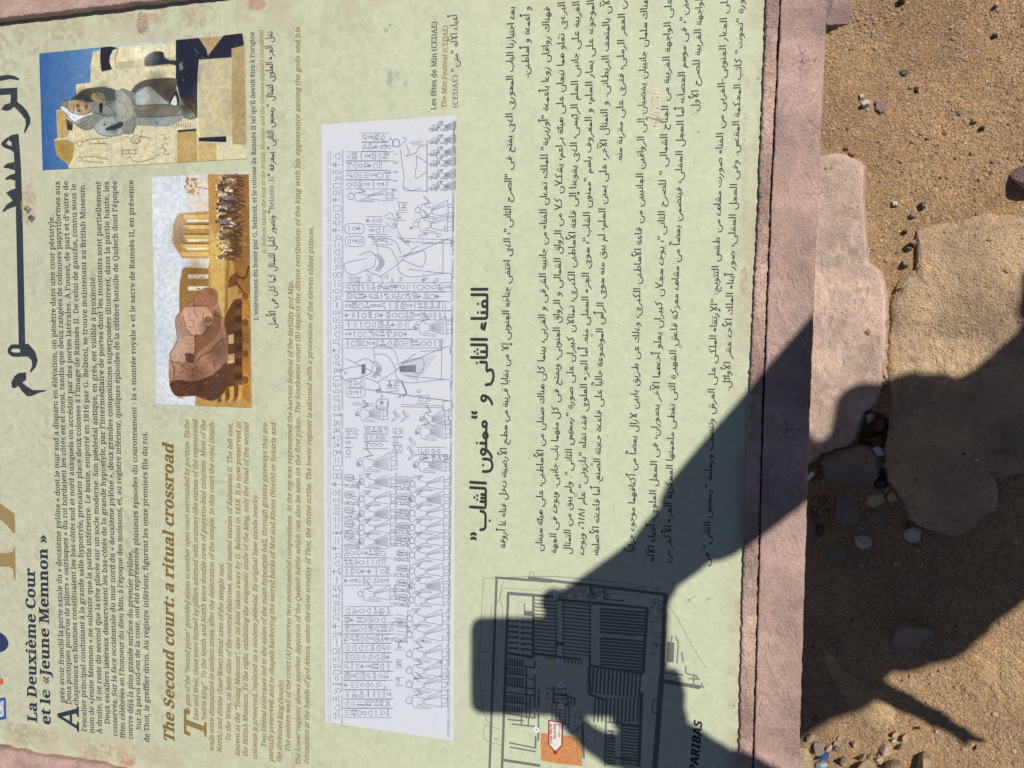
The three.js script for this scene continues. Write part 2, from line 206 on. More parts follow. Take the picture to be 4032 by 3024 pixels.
const FR = 'serif';
function printWords() {
  // French column
  line('La Deuxième Cour', 146, 2847, 137, 2240, 52, NAVY, 'bold'); line('et le «Jeune Memnon »', 199, 2857, 186, 2106, 52, NAVY, 'bold');
  line('A', 310, 2879, 309, 2784, 112, NAVY);
  const F = (s, a, b, c, d) => line(s, a, b, c, d, 27, '#33393d');
  F('près avoir franchi la porte axiale du « deuxième pylône » dont le mur sud a disparu en élévation, on pénètre dans une cour péristyle.', 254, 2768, 210, 845);
  F('Deux portiques pourvus de piliers « osiriaques » du roi bordaient les côtés est et ouest, tandis que deux rangées de colonnes papyriformes aux', 281, 2775, 235, 712);
  F('chapiteaux en boutons constituaient les bas-côtés sud et nord auxquels on accédait par des portes latérales. À l’ouest, de part et d’autre de', 309, 2780, 268, 712);
  F('l’escalier principal conduisant à la grande salle hypostyle, prenaient place deux colosses à l’image de Ramsès II. De celui de gauche, connu sous le', 341, 2882, 299, 723);
  F('nom de «Jeune Memnon » ne subsiste que la partie inférieure. Le buste, emporté en 1816 par G. Belzoni, se trouve maintenant au British Museum.', 371, 2889, 333, 719);
  F('À droite, il ne reste du second que la tête placée sur un socle moderne. Son piédestal antique, en grès, est visible à proximité.', 401, 2890, 374, 1082);
  F('Deux escaliers latéraux desservaient les bas-côtés de la grande hypostyle, par l’intermédiaire de portes dont les montants sont partiellement', 432, 2854, 396, 714);
  F('conservés. Sur la face occidentale du mur nord du « deuxième pylône », deux grandes compositions superposées illustrent, dans la partie haute, les', 462, 2901, 428, 714);
  F('fêtes célébrées en l’honneur du dieu Min, à l’époque des moissons, et, au registre inférieur, quelques épisodes de la célèbre bataille de Qadech dont l’épopée', 492, 2908, 460, 712);
  F('couvre déjà la plus grande surface du premier pylône.', 523, 2913, 522, 2167);
  F('Sur la paroi sud-est de la cour, ont été représentés plusieurs épisodes du couronnement : la « montée royale » et le sacre de Ramsès II, en présence', 555, 2875, 525, 709);
  F('de Thot, le greffier divin. Au registre inférieur, figurent les onze premiers fils du roi.', 587, 2924, 579, 1699);
  // English column
  line('The Second court: a ritual crossroad', 686, 2929, 683, 1749, 57, '#7b6432', 'bold', 0.22);
  line('T', 812, 2925, 811, 2822, 118, GOLD, '', 0.2);
  const E = (s, a, b, c, d) => line(s, a, b, c, d, 25.5, '#83703f', '', 0.22);
  E('he gate of the “Second pylon” provided access to another open court surrounded by porticos. To the', 747, 2816, 744, 1654);
  E('East and West, these were formed by pillars adorned with mummy-like statues of the regenerated', 780, 2840, 777, 1654);
  E('“osiris king”. To the South and North were double rows of papyrus-bud columns. Most of the', 812, 2843, 809, 1656);
  E('walls were dismantled in ancient times, after the desecration of the temple. In this court the royal (South-', 842, 2959, 843, 1658);
  E('North) and divine (East-West) ritual axes of the temple met.', 873, 2966, 881, 2216);
  E('To the West, on both sides of the central staircase, stood seated statues of Ramesses II. The left one,', 908, 2920, 915, 1667);
  E('known as the “Young Memnon”, saw its bust taken away by G. Belzoni in 1816. It is now preserved in', 943, 2978, 947, 1663);
  E('the British Museum. To the right, exhibiting the enigmatic smile of the king, only the head of the second', 975, 2982, 979, 1665);
  E('colossus is preserved, replaced on a modern pedestal. Its original base stands nearby.', 1012, 2990, 1014, 1945);
  E('Two lateral staircases led to the aisles of the main hypostyle hall, through granite gateways that are', 1047, 2945, 1052, 1667);
  E('partially preserved, and to chapels harboring the sacred barks of Mut and Khons (North) or Sokaris and', 1075, 3001, 1086, 1667);
  E('the divinized king (South).', 1107, 3003, 1117, 2677);
  E('The eastern wall of the court (A) preserves two monumental compositions. At the top was represented the harvest festival of the fertility god Min.', 1142, 2962, 1154, 1103);
  E('The lower register shows another depiction of the Qadesh battle which can also be seen on the first pylon. The Southwest court (B) depicts the divine retribution of the king with his appearance among the gods and his', 1182, 3015, 1181, 108);
  E('coronation at the hands of god Amun, under the close scrutiny of Thot, the divine scribe. The lower register is adorned with a procession of the eleven eldest princes.', 1215, 3010, 1233, 892);
  // captions
  line('L’enlèvement du buste par G. Belzoni, et le colosse de Ramsès II tel qu’il devait être à l’origine', 1017, 1261, 1001, 124, 24, '#3f4447');
  line('G. Belzoni taking the bust to the British Museum and the colossus digitally completed', 1048, 998, 1037, 120, 21.5, '#8a7850', '', 0.22);
  arabic('نقل الجزء العلوى لتمثال ”رمسيس الثانى“ بمعرفة ”G. Belzoni“ وتصور كامل للتمثال كما كان فى الأصل .', 1071, 124, 1085, 1310, 26, '#383d40');
  line('Les fêtes de Min (CEDAE)', 1717, 434, 1720, 84, 28, '#3f4447'); line('The Min Festival (CEDAE)', 1757, 427, 1763, 102, 26, '#82703f', '', 0.22);
  arabic('أعياد الآله ”مين“ (CEDAE)', 1799, 58, 1804, 425, 27, '#383d40');
  // Arabic column
  arabic('الفناء الثانى و ”ممنون الشاب“', 1919, 1132, 1911, 2133, 61, '#30322f', 3.7);
  const A = (s, a, b, c, d) => arabic(s, a, b, c, d, 26.5, '#343835', 3.25);
  A('بعد اجتيازنا الباب المحورى الذى يفتح فى ”الصرح الثانى“، الذى اختفى جناحه الجنوبى إلا من بقايا قريبة من سطح الأرضية، ندخل فناء ذا أروقة', 2024, 27, 1988, 2160);
  A('و أعمدة و أساطين.', 2085, 25, 2080, 307);
  A('فهناك رواقان زودا بأعمدة ”أوزيرية“ للملك، تحدان الفناء من جانبيه الشرقى و الغربى، بينما كان هناك صفان من الأساطين، على هيئة سيقان', 2163, 27, 2133, 2173);
  A('البردى تعلو هما تيجان على هيئة براعم، يشكلان كلا من الرواق الشمالى و الرواق الجنوبى، ويفتح فى كل منهما باب جانبى. ويوجد فى الجهة', 2223, 8, 2189, 2180);
  A('الغربية على جانبى السلم الرئيسى، الذى يقودنا إلى قاعة الأساطين الكبرى، تمثالان كبيران على صورة ”رمسيس الثانى“. ولم يبق من التمثال', 2280, 5, 2244, 2185);
  A('الموجود، على يسار السلم، و المعروف باسم ”ممنون الشاب“، سوى الجزء السفلى منه. أما الجزء العلوى فقد نقله ”بلزونى“ عام ١٨١٦، ويوجد', 2337, 0, 2298, 2187);
  A('الآن بالمتحف البريطانى. و التمثال الآخر، على يمين السلم، لم يبق منه سوى الرأس الموضوعة حالياً على قاعدة حديثة الصنع. أما قاعدته الأصلية،', 2400, -10, 2355, 2190);
  A('من الحجر الرملى، فترى على مقربة منه.', 2461, -15, 2447, 642);
  A('هناك سلمان جانبيان يفضيان إلى الرواقين الجانبيين من قاعة الأساطين الكبرى، وذلك عن طريق بابين لازال بعضاً من أكتافهما موجود جزئياً.', 2549, -5, 2493, 2185);
  A('على الواجهة الغربية من الجناح الشمالى ” للصرح الثانى“، يوجد سجلان كبيران يعلو أحدهما الآخر يصوران، فى السجل العلوى، أعياد الآله', 2643, -5, 2574, 2214);
  A('”مين“، فى موسم الحصاد، أما السجل السفلى، فيتضمن بعضاً من مشاهد معركة قادش الشهيرة التى تغطى ملحمتها العسكرية الجزء الأكبر من', 2706, -25, 2636, 2219);
  A('الواجهة الغربية للصرح الأول:', 2765, -15, 2745, 452);
  A('على الجدار الجنوبى-الغربى من الفناء صورت مشاهد من طقس التتويج: ”الإرتقاء الملكى على العرش وتنصيب ورسامة ”رمسيس الثانى“ فى', 2864, -20, 2790, 2232);
  A('صورة ”تحوت“ كاتب المحكمة المقدس. وفى السجل السفلى، صور أبناء الملك الأحد عشر الأوائل.', 2929, -45, 2871, 1541);
  line('PARIBAS', 2746, 3046, 2765, 2842, 46, '#2a2e30', 'bold', 0.15, 'sans-serif');
  bigTitle();
}
function bigTitle() {                                // the foot of the board's big title: brush strokes
  const c = '#333b41', bg = '#c3c4a5', st = (pts, w) => { curve(pts, c, w); };
  poly([[-60, 288], [0, 299], [30, 295], [55, 299], [76, 310], [74, 317], [40, 312], [0, 320], [-60, 322]], c);
  poly([[-60, 352], [62, 346], [68, 344], [69, 405], [41, 412], [42, 373], [-60, 379]], c); poly([[4, 432], [18, 412], [58, 402], [72, 415], [52, 424], [40, 434], [24, 438]], c);
  poly([[50, 405], [68, 402], [90, 418], [108, 440], [119, 464], [120, 485], [98, 525], [93, 522], [101, 494], [100, 474], [84, 450], [60, 426]], c);
  poly([[73, 528], [48, 531], [24, 545], [6, 562], [4, 570], [16, 582], [40, 590], [54, 600], [58, 650], [60, 720], [62, 812], [74, 1375], [100, 1375], [90, 900], [86, 750], [82, 640], [78, 590]], c); poly([[33, 553], [45, 560], [46, 576], [30, 571], [26, 562]], bg);
  poly([[62, 636], [30, 644], [13, 656], [16, 662], [34, 664], [62, 672]], c); poly([[62, 682], [38, 690], [20, 703], [24, 710], [40, 706], [62, 712]], c); poly([[62, 742], [44, 748], [24, 759], [36, 774], [50, 790], [24, 808], [9, 832], [13, 836], [40, 820], [66, 812]], c);
  for (const [x, y] of [[106, 826], [121, 861]]) poly([[x - 14, y - 4], [x, y - 17], [x + 19, y - 2], [x + 4, y + 17]], c);
  st([[76, 1365], [46, 1366], [37, 1384], [52, 1396], [86, 1396]], 19); poly([[78, 1356], [112, 1354], [138, 1384], [149, 1418], [142, 1444], [122, 1467], [117, 1464], [127, 1438], [124, 1418], [108, 1404], [80, 1405]], c);
  poly([[103, 1466], [72, 1469], [56, 1482], [44, 1506], [47, 1527], [60, 1528], [72, 1520], [88, 1542], [106, 1560], [124, 1560], [150, 1548], [182, 1540], [182, 1536], [130, 1536], [106, 1522], [88, 1506], [103, 1496]], c);
  const G = '#988358';
  poly([[58, 2024], [60, 2098], [52, 2100], [30, 2072], [-40, 2010], [-60, 1980], [-60, 1930], [-30, 1960]], G); poly([[56, 2155], [60, 2155], [62, 2282], [56, 2284], [50, 2242], [36, 2232], [-60, 2232], [-60, 2178], [36, 2178], [50, 2172]], G);
  for (const y of [1830, 1900, 2025]) poly([[0, y], [0, y + (y > 2000 ? 36 : 48)], [-20, y + 48], [-20, y]], c);
  disc(-28, 2525, 60, '#2e3a5c', null, 1, 36);
  poly([[-6, 2756], [18, 2752], [20, 2826], [-6, 2830]], '#d5d8d6', '#3b568f', 14); arabic('الأعلى للآثار', 9, 2762, 11, 2820, 11, '#3b568f', 2.4);
  line('DU CAIRE', 3, 2700, 1, 2640, 9, '#44506a', '', 0, 'sans-serif'); poly([[0, 2672], [12, 2672], [14, 2694], [0, 2696]], '#c2603c');
}
const MP = (x, y) => [2000 + x * 0.4666, 2250 + y * 0.4666], MQ = (x, y) => [1820 + x * 0.4666, 2250 + y * 0.4666];
function printMap() {
  const W = '#70746e', T = '#82867d';
  const bar = (a, b, w, c = W, f = MP) => poly([f(...a), f(...b)], null, c, w * (w > 11 ? 0.66 : 0.8), false), thin = (pts, w = 2.2, f = MQ, c = '#8f927f') => curve(pts.map((p) => f(...p)), c, w);
  // court B in orange
  poly([MP(275, 1363), MP(460, 1380), MP(632, 1415), MP(625, 1642), MP(430, 1625), MP(278, 1595)], '#cb8a55');
  for (let i = 0; i < 60; i++) { const x = rr(285, 615), y = rr(1385, 1590 + (x - 280) * 0.09); if (x > 345 && x < 465 && y < 1540) continue; g.globalAlpha = 0.5; disc(...MP(x, y), rr(1.8, 4.2), rnd() < 0.4 ? '#dcd6c0' : null, '#9a6234', 2); g.globalAlpha = 1; }
  for (const [x, y] of [[570, 1443], [600, 1443], [570, 1473], [600, 1513], [573, 1578], [604, 1580], [605, 1618], [302, 1430], [342, 1541]]) disc(...MP(x, y), 4.4, '#ddd8c6', '#8d7a5c', 3);
  // contour lines and the dotted track
  thin([[180, 60], [160, 400], [148, 700], [150, 900], [190, 1220], [260, 1300]]); thin([[350, 80], [330, 140], [300, 260], [250, 310], [250, 520], [330, 520], [340, 320], [320, 240], [350, 150], [480, 150], [560, 155], [660, 160], [690, 130], [710, 105]]);
  thin([[155, 690], [190, 680], [270, 700], [300, 760], [290, 860], [300, 920], [260, 1060]]); thin([[165, 1005], [240, 1010]]); thin([[190, 1295], [180, 1400], [230, 1440], [330, 1465]]); thin([[190, 1295], [310, 1330]]); poly([MQ(265, 1400), MQ(315, 1402), MQ(315, 1432), MQ(265, 1425)], '#b3b59c');
  thin([[180, 60], [420, 52], [760, 42], [1000, 65], [1290, 95]]); disc(...MQ(585, 27), 10, null, '#9da08a', 3);
  thin([[770, 125], [830, 105], [980, 130], [1100, 140], [1165, 130], [1130, 190], [1060, 200], [880, 185]], 2.2, MP); thin([[620, 75], [620, 110], [700, 130], [716, 100], [690, 85]], 2.2, MP);
  thin([[0, 50], [370, 45], [640, 62], [900, 90], [1180, 130], [1280, 170], [1345, 260], [1460, 450], [1560, 640], [1672, 820]], 2, MP);
  for (let i = 0; i < 16; i++) disc(...MP(1290 + i * 25, 175 + i * 42), 1.6, T);
  // enclosure walls
  bar([290, 55], [230, 1670], 14, W, MQ); bar([278, 53], [760, 88], 14, W, MQ); bar([170, 55], [1335, 196], 17); bar([1330, 190], [1300, 880], 24); bar([1298, 880], [1238, 1680], 30);
  bar([388, 180], [335, 1680], 15, W, MQ); bar([380, 185], [770, 215], 18, W, MQ); bar([335, 1590], [660, 1640], 16, W, MQ);
  bar([600, 215], [600, 720], 14, W, MQ); bar([525, 268], [527, 350], 5, W, MQ); bar([520, 352], [600, 358], 26, W, MQ); bar([375, 690], [610, 725], 16, W, MQ);
  // magazine rows north: left pair
  for (let i = 0; i < 6; i++) { bar([385, 415 + i * 46], [470, 423 + i * 46], 8, W, MQ); bar([495, 424 + i * 46], [598, 436 + i * 46], 8, W, MQ); bar([460, 412 + i * 46], [470, 432 + i * 46], 12, W, MQ); bar([500, 420 + i * 46], [508, 440 + i * 46], 12, W, MQ); }
  for (let i = 0; i < 16; i++) { const y = 240 + i * 30; bar([225, y], [412, y + 18], 5 + (i % 3)); bar([403, y + 8], [414, y + 20], 14); }
  for (let i = 0; i < 15; i++) { const y = 270 + i * 30; bar([472, y], [700, y + 22], 5 + ((i + 1) % 3)); bar([462, y - 8], [476, y + 8], 13); bar([684, y + 14], [698, y + 30], 15); }
  bar([410, 238], [1180, 312], 15); bar([1176, 305], [1140, 860], 17); bar([690, 795], [1145, 862], 14); bar([225, 700], [620, 742], 12); bar([690, 700], [688, 1040], 15);
  for (let i = 0; i < 19; i++) { if (i === 8) continue; const y = 318 + i * 27.5; bar([785, y], [1168 - i * 1.6, y + 30], 10); bar([776, y - 4], [790, y + 6], 12); }
  for (let r = 0; r < 2; r++) for (let i = 0; i < 20; i++) disc(...MP(806 + i * 14.5, 520 + r * 24 + i * 1.9), 2.4, T);
  poly([MP(400, 590), MP(430, 590), MP(438, 600), MP(472, 588), MP(470, 625), MP(440, 628), MP(432, 616), MP(400, 640)], W);
  // rows east: standing bars
  for (let i = 0; i < 13; i++) { const x = 722 + i * 33; bar([x, 812 + i * 4.5], [x - 12, 1018 + i * 3.5], 9); disc(...MP(x - 12, 1020 + i * 3.5), 4.5, W); bar([x + 14, 1084], [x + 4, 1272], 8); disc(...MP(x + 12, 1078), 4.4, W); }
  bar([688, 1040], [830, 1088], 14); bar([830, 1085], [820, 1640], 8);
  for (let i = 0; i < 13; i++) { const y = 1300 + i * 26.5; bar([966, y], [1106 - i * 0.6, y + 14], 8); bar([955, y - 5], [970, y + 6], 11); if (i > 2) bar([835, y], [905, y + 8], i % 4 ? 7 : 11); } bar([1128, 1020], [1105, 1650], 18); bar([830, 1270], [1110, 1300], 7); bar([820, 1560], [1100, 1600], 8); bar([840, 1345], [900, 1352], 9, W); bar([880, 1345], [876, 1400], 9);
  // left dense blocks
  for (let r = 0; r < 4; r++) for (let i = 0; i < 7; i++) { const y0 = [728, 800, 885, 1040][r], h = [48, 62, 78, 62][r]; bar([378 + i * 22, y0 + i * 3], [374 + i * 22, y0 + h + i * 3], 8, W, MQ); }
  for (let i = 0; i < 8; i++) bar([366 + i * 20, 1128 + i * 3], [362 + i * 20, 1192 + i * 4], 6, W, MQ);
  for (const [a, b] of [[[372, 785], [612, 812]], [[372, 862], [560, 880]], [[370, 960], [612, 992]], [[365, 1018], [612, 1050]], [[360, 1100], [560, 1120]], [[355, 1195], [612, 1238]], [[380, 1250], [520, 1262]], [[418, 1288], [612, 1310]], [[540, 800], [540, 1240]], [[562, 905], [600, 912]], [[575, 1040], [568, 1230]], [[612, 760], [612, 1240]], [[500, 1220], [498, 1300]], [[560, 1235], [556, 1310]]]) bar(a, b, 7, W, MQ);
  bar([620, 1390], [618, 1495], 9, W, MQ); bar([395, 1445], [612, 1490], 7, W, MQ); bar([402, 1482], [622, 1522], 7, W, MQ); bar([645, 1000], [642, 1435], 8, W, MQ);
  // halls in the middle: columns
  for (let r = 0; r < 7; r++) for (let c = 0; c < 5; c++) if (!(r > 4 && c < 1)) disc(...MP(372 + c * 33 + (c > 2 ? 10 : 0), 1137 + r * 27 + c * 3), 4.2, W);
  for (let r = 0; r < 3; r++) for (let c = 0; c < 6; c++) if (rnd() < 0.75) disc(...MP(335 + c * 30, 992 + r * 42), 3.4, r === 1 ? W : null, W, 3);
  bar([388, 968], [384, 1100], 9); bar([384, 1036], [512, 1050], 12); bar([376, 1104], [515, 1128], 13); bar([508, 1040], [506, 1130], 9); bar([515, 1060], [566, 1074], 8); bar([566, 1070], [560, 1138], 8); bar([535, 1070], [530, 1130], 7); bar([262, 995], [255, 1180], 6); bar([628, 1275], [640, 1580], 13);
  for (let i = 0; i < 26; i++) { g.globalAlpha = 0.7; disc(...MP(rr(500, 740), rr(1190, 1400)), 3.2, null, T, 3); g.globalAlpha = 1; }
  for (let i = 0; i < 12; i++) bar([690 + 0, 790 + i * 22], [665, 788 + i * 22], 5);
  for (let i = 0; i < 11; i++) bar([330 + i * 30, 712 + i * 4], [328 + i * 30, 745 + i * 5], 6);
  // small rooms and ruins round the edge
  for (let i = 0; i < 46; i++) { const x = rr(405, 830), y = rr(95, 225) + (x - 405) * 0.09, w = rr(15, 60), h = rr(12, 40); poly([MP(x, y), MP(x + w, y + w * 0.08), MP(x + w, y + h), MP(x, y + h)], null, T, rr(1.2, 3), rnd() < 0.5); }
  poly([MP(690, 135), MP(720, 138), MP(720, 185), MP(688, 182)], W); bar([805, 235], [975, 248], 6); bar([815, 175], [812, 255], 6); bar([975, 240], [975, 262], 5);
  for (let i = 0; i < 44; i++) { const x = rr(1180, 1290), y = rr(230, 830), w = rr(12, 38), h = rr(10, 46); poly([MP(x, y), MP(x + w, y + 3), MP(x + w, y + h)], null, T, rr(1.5, 3.4), false); }
  poly([MP(1342, 595), MP(1405, 600), MP(1398, 770), MP(1336, 765)], W); for (const [a, b] of [[[1385, 540], [1378, 600]], [[1412, 545], [1440, 600]], [[1438, 600], [1425, 780]], [[1468, 680], [1476, 765]], [[1330, 770], [1330, 800]], [[1300, 855], [1480, 875]], [[1500, 800], [1500, 860]], [[1500, 860], [1600, 890]], [[1570, 865], [1566, 960]], [[1520, 905], [1620, 910]], [[1590, 875], [1600, 905]], [[1630, 940], [1650, 985]]]) bar(a, b, 7, T);
  poly([MP(1290, 905), MP(1620, 962), MP(1645, 972), MP(1610, 995), MP(1285, 938)], W); disc(...MP(1447, 910), 5, null, T, 3); disc(...MP(1527, 245), 4.5, null, T, 3); thin([[1535, 240], [1580, 205]], 2, MP); thin([[1850, 852], [1880, 862], [1884, 882]], 2, MP); poly([MP(1228, 1080), MP(1285, 1084), MP(1275, 1200), MP(1220, 1195)], null, W, 4);
  bar([1250, 1110], [1275, 1140], 18);
  // numbered places
  for (const [n, x, y] of [[12, 268, 733], [13, 437, 757], [14, 657, 783], [11, 243, 847], [8, 452, 963], [7, 450, 1135], [10, 243, 1178], [9, 240, 1337], [6, 478, 1328], [15, 703, 1398]]) {
    disc(...MP(x, y), 11, '#f0f0ec'); const w = String(n).length * 4.4; line(String(n), 2000 + (x + 11) * 0.4666, 2250 + y * 0.4666 + w, 2000 + (x + 10) * 0.4666, 2250 + y * 0.4666 - w, 12.5, '#5f6c92', 'bold');
  }
  poly([MP(345, 1258), MP(461, 1275), MP(456, 1470), MP(401, 1524), MP(343, 1462)], '#e1dfd6', '#8e4038', 5.5); disc(...MP(398, 1528), 8.5, '#a92f27');
  line('Vous êtes ici', ...MP(372, 1455), ...MP(372, 1285), 15.5, '#93342e', 'bold'); line('You are here', ...MP(405, 1420), ...MP(405, 1290), 15, '#93342e', 'bold', 0.22); arabic('أنت هنا', ...MP(440, 1292), ...MP(438, 1398), 11.5, '#8c3a34', 2.6);
}
const Q1 = (x, y) => [x * 0.45208, y * 0.45208], Q2 = (x, y) => [x * 0.45208, 750 + y * 0.45208];
function round(q, pts, fill) {                       // smooth closed outline
  const p = pts.map((e) => S(...q(...e))), n = p.length; g.beginPath(); g.moveTo(...p[0]);
  for (let i = 0; i < n; i++) { const a = p[(i + n - 1) % n], b = p[i], c = p[(i + 1) % n], d = p[(i + 2) % n], k = 7; g.bezierCurveTo(b[0] + (c[0] - a[0]) / k, b[1] + (c[1] - a[1]) / k, c[0] - (d[0] - b[0]) / k, c[1] - (d[1] - b[1]) / k, c[0], c[1]); } g.fillStyle = fill; g.fill();
}
const shape = (q, pts, fill) => poly(pts.map((p) => q(...p)), fill);
function speckle(w, h, n, colors, r0, r1) { for (let i = 0; i < n; i++) { g.globalAlpha = rr(0.08, 0.4); g.fillStyle = colors[Math.floor(rnd() * colors.length)]; g.beginPath(); g.ellipse(rnd() * w, rnd() * h, rr(r0, r1), rr(r0, r1), 0, 0, 7); g.fill(); } g.globalAlpha = 1; }
function printStatue(w, h) {                         // picture of a seated stone figure on a block, columns behind
  const gr = g.createLinearGradient(0, 0, 0, h * 0.35); gr.addColorStop(0, '#345f97'); gr.addColorStop(1, '#6c8fb6'); g.fillStyle = gr; g.fillRect(0, 0, w, h);
  const wall = [[610, 1500], [600, 1440], [580, 1420], [500, 1360], [475, 1220], [505, 1205], [495, 960], [560, 950], [670, 830], [665, 735], [790, 720], [795, 560], [815, 450], [870, 440], [880, 400], [2180, 250], [2260, 1500]];
  shape(Q1, wall, '#cfc9a6'); shape(Q1, [[880, 420], [1000, 395], [1180, 385], [1470, 355], [1470, 370], [1200, 395], [980, 415]], '#a8bdd6');
  shape(Q1, [[478, 1225], [580, 1215], [650, 1250], [645, 1360], [610, 1440], [500, 1360]], '#a98a52'); shape(Q1, [[500, 965], [575, 960], [620, 1120], [585, 1200], [508, 1205]], '#b99d66'); shape(Q1, [[580, 1030], [640, 1070], [635, 1140], [590, 1130]], '#3a2f26');
  for (let i = 0; i < 40; i++) { const y = rr(1180, 1420), x = rr(680, 1500); curve([Q1(x, y), Q1(x + rr(10, 60), y + rr(-30, 30)), Q1(x + rr(-20, 70), y + rr(-40, 40))], '#a79f7c', 2.4); }
  for (const x of [660, 970, 1060, 1360, 1530]) curve([Q1(x, 1120), Q1(x + 2, 1440)], '#a79f7c', 3);
  for (const p of [[[670, 1240], [700, 1225], [722, 1250], [700, 1276], [676, 1262], [670, 1240]], [[720, 1240], [780, 1214], [950, 1204]], [[780, 1256], [862, 1250], [952, 1256]], [[858, 1212], [870, 1254], [920, 1240]], [[676, 1384], [698, 1366], [716, 1386], [700, 1406], [680, 1398]], [[720, 1370], [790, 1364], [930, 1384], [950, 1408]], [[724, 1402], [800, 1410], [900, 1418]], [[1090, 1190], [1130, 1204], [1160, 1242], [1204, 1250], [1232, 1178], [1240, 1140]], [[1150, 1216], [1180, 1176], [1220, 1190], [1270, 1196], [1310, 1210]], [[1180, 1220], [1200, 1206], [1226, 1230], [1196, 1246], [1180, 1220]], [[1110, 1390], [1140, 1368], [1160, 1400], [1230, 1410], [1300, 1392], [1350, 1376]], [[1400, 1180], [1440, 1176], [1436, 1220], [1480, 1190]], [[1410, 1290], [1446, 1300], [1430, 1340], [1480, 1346]], [[1070, 1310], [1200, 1306]], [[1070, 1340], [1210, 1338]], [[1070, 1300], [1068, 1360]], [[1130, 1306], [1130, 1344]], [[1180, 1302], [1184, 1346]], [[1740, 1300], [1800, 1296], [1800, 1340], [1850, 1310], [1850, 1380], [1790, 1370]]]) curve(p.map((e) => Q1(...e)), '#7d7352', 4.5);
  for (let i = 0; i < 16; i++) { const x = rr(820, 1500), y = rr(590, 690); curve([Q1(x, y), Q1(x + 26, y + 10), Q1(x + 10, y + 22)], '#a79f7c', 2.4); }
  shape(Q1, [[880, 415], [965, 405], [1035, 420], [965, 480], [955, 540], [980, 605], [888, 625], [875, 520]], '#23252f');
  shape(Q1, [[1030, 420], [1530, 375], [1532, 575], [1010, 605], [975, 570], [962, 500], [985, 440]], '#d8d1ae'); shape(Q1, [[1030, 540], [1530, 500], [1532, 575], [1010, 605]], '#b8ae88'); curve([Q1(1035, 425), Q1(1008, 500), Q1(1015, 600)], '#8f8661', 6); for (const x of [1125, 1250, 1370, 1480]) curve([Q1(x, 400), Q1(x - 6, 590)], '#b9b08c', 2.6);
  curve([Q1(1260, 540), Q1(1275, 490), Q1(1350, 450), Q1(1420, 455), Q1(1440, 500), Q1(1480, 525), Q1(1535, 530), Q1(1535, 568), Q1(1470, 560), Q1(1330, 575), Q1(1265, 575)], null, 0, '#2b2f38');
  shape(Q1, [[1535, 350], [1735, 330], [1800, 430], [1815, 485], [1950, 310], [2115, 290], [2130, 395], [2020, 425], [2020, 505], [1740, 525], [1728, 1030], [1650, 1010], [1600, 980], [1550, 760], [1535, 690]], '#1d2132'); shape(Q1, [[1738, 332], [1945, 312], [1820, 482], [1790, 410]], '#a8946c');
  shape(Q1, [[1560, 830], [1700, 900], [1725, 1020], [1660, 1045], [1610, 1000]], '#4a3a22');
  shape(Q1, [[1740, 520], [2020, 500], [2026, 1185], [1748, 1195], [1725, 1100], [1726, 620]], '#bdb590'); shape(Q1, [[2020, 430], [2132, 392], [2145, 1265], [2030, 1255], [2026, 1185]], '#a8966a'); curve([Q1(1740, 520), Q1(1727, 700), Q1(1727, 1090), Q1(1750, 1195)], '#ece8d0', 4);
  shape(Q1, [[1735, 1200], [1975, 1188], [1975, 1240], [1735, 1232]], '#20222c'); shape(Q1, [[1545, 1145], [1715, 1125], [1722, 1405], [1545, 1418]], '#b5995f'); shape(Q1, [[1735, 1235], [1890, 1250], [1890, 1400], [1735, 1405]], '#bfa873'); shape(Q1, [[1552, 1135], [1712, 1122], [1712, 1140], [1552, 1152]], '#2a2620');
  // the seated figure
  round(Q1, [[530, 925], [540, 882], [620, 870], [720, 790], [800, 768], [920, 760], [1020, 790], [1070, 770], [1150, 792], [1200, 730], [1300, 692], [1530, 685], [1540, 760], [1585, 870], [1700, 1000], [1690, 1040], [1600, 1030], [1500, 1065], [1480, 1100], [1350, 1100], [1200, 1095], [1160, 1165], [1060, 1172], [960, 1192], [860, 1160], [820, 1112], [740, 1135], [640, 1070], [575, 1000]], '#7d827b');
  round(Q1, [[1150, 792], [1200, 730], [1300, 692], [1530, 685], [1532, 790], [1480, 905], [1400, 830], [1300, 745], [1200, 800]], '#5a5246'); round(Q1, [[1195, 795], [1300, 760], [1420, 850], [1470, 905], [1250, 935], [1190, 900]], '#a3aaa6'); round(Q1, [[1205, 922], [1600, 918], [1590, 1000], [1450, 1020], [1210, 1022]], '#736c5c'); round(Q1, [[1210, 1022], [1500, 1010], [1590, 950], [1600, 1030], [1480, 1090], [1200, 1090]], '#8b928e');
  round(Q1, [[1480, 900], [1535, 790], [1560, 850], [1555, 920]], '#2c2a2c'); round(Q1, [[1490, 905], [1530, 830], [1545, 915]], '#d5d9d4');
  round(Q1, [[620, 872], [720, 792], [800, 770], [830, 830], [800, 885], [740, 870], [700, 830], [640, 870]], '#4a4233'); round(Q1, [[640, 868], [700, 828], [770, 825], [820, 885], [760, 885], [700, 870]], '#3a3c36'); round(Q1, [[800, 775], [920, 762], [1020, 792], [1025, 870], [930, 905], [915, 840], [840, 830]], '#4d534f'); round(Q1, [[815, 812], [900, 812], [915, 870], [860, 890], [800, 860]], '#9b8462');
  round(Q1, [[600, 880], [700, 878], [770, 890], [800, 950], [740, 998], [640, 985], [595, 940]], '#aa9272'); for (const [x, y] of [[680, 925], [690, 965], [755, 930]]) round(Q1, [[x - 12, y - 14], [x + 12, y - 14], [x + 14, y + 14], [x - 8, y + 12]], '#6a543c');
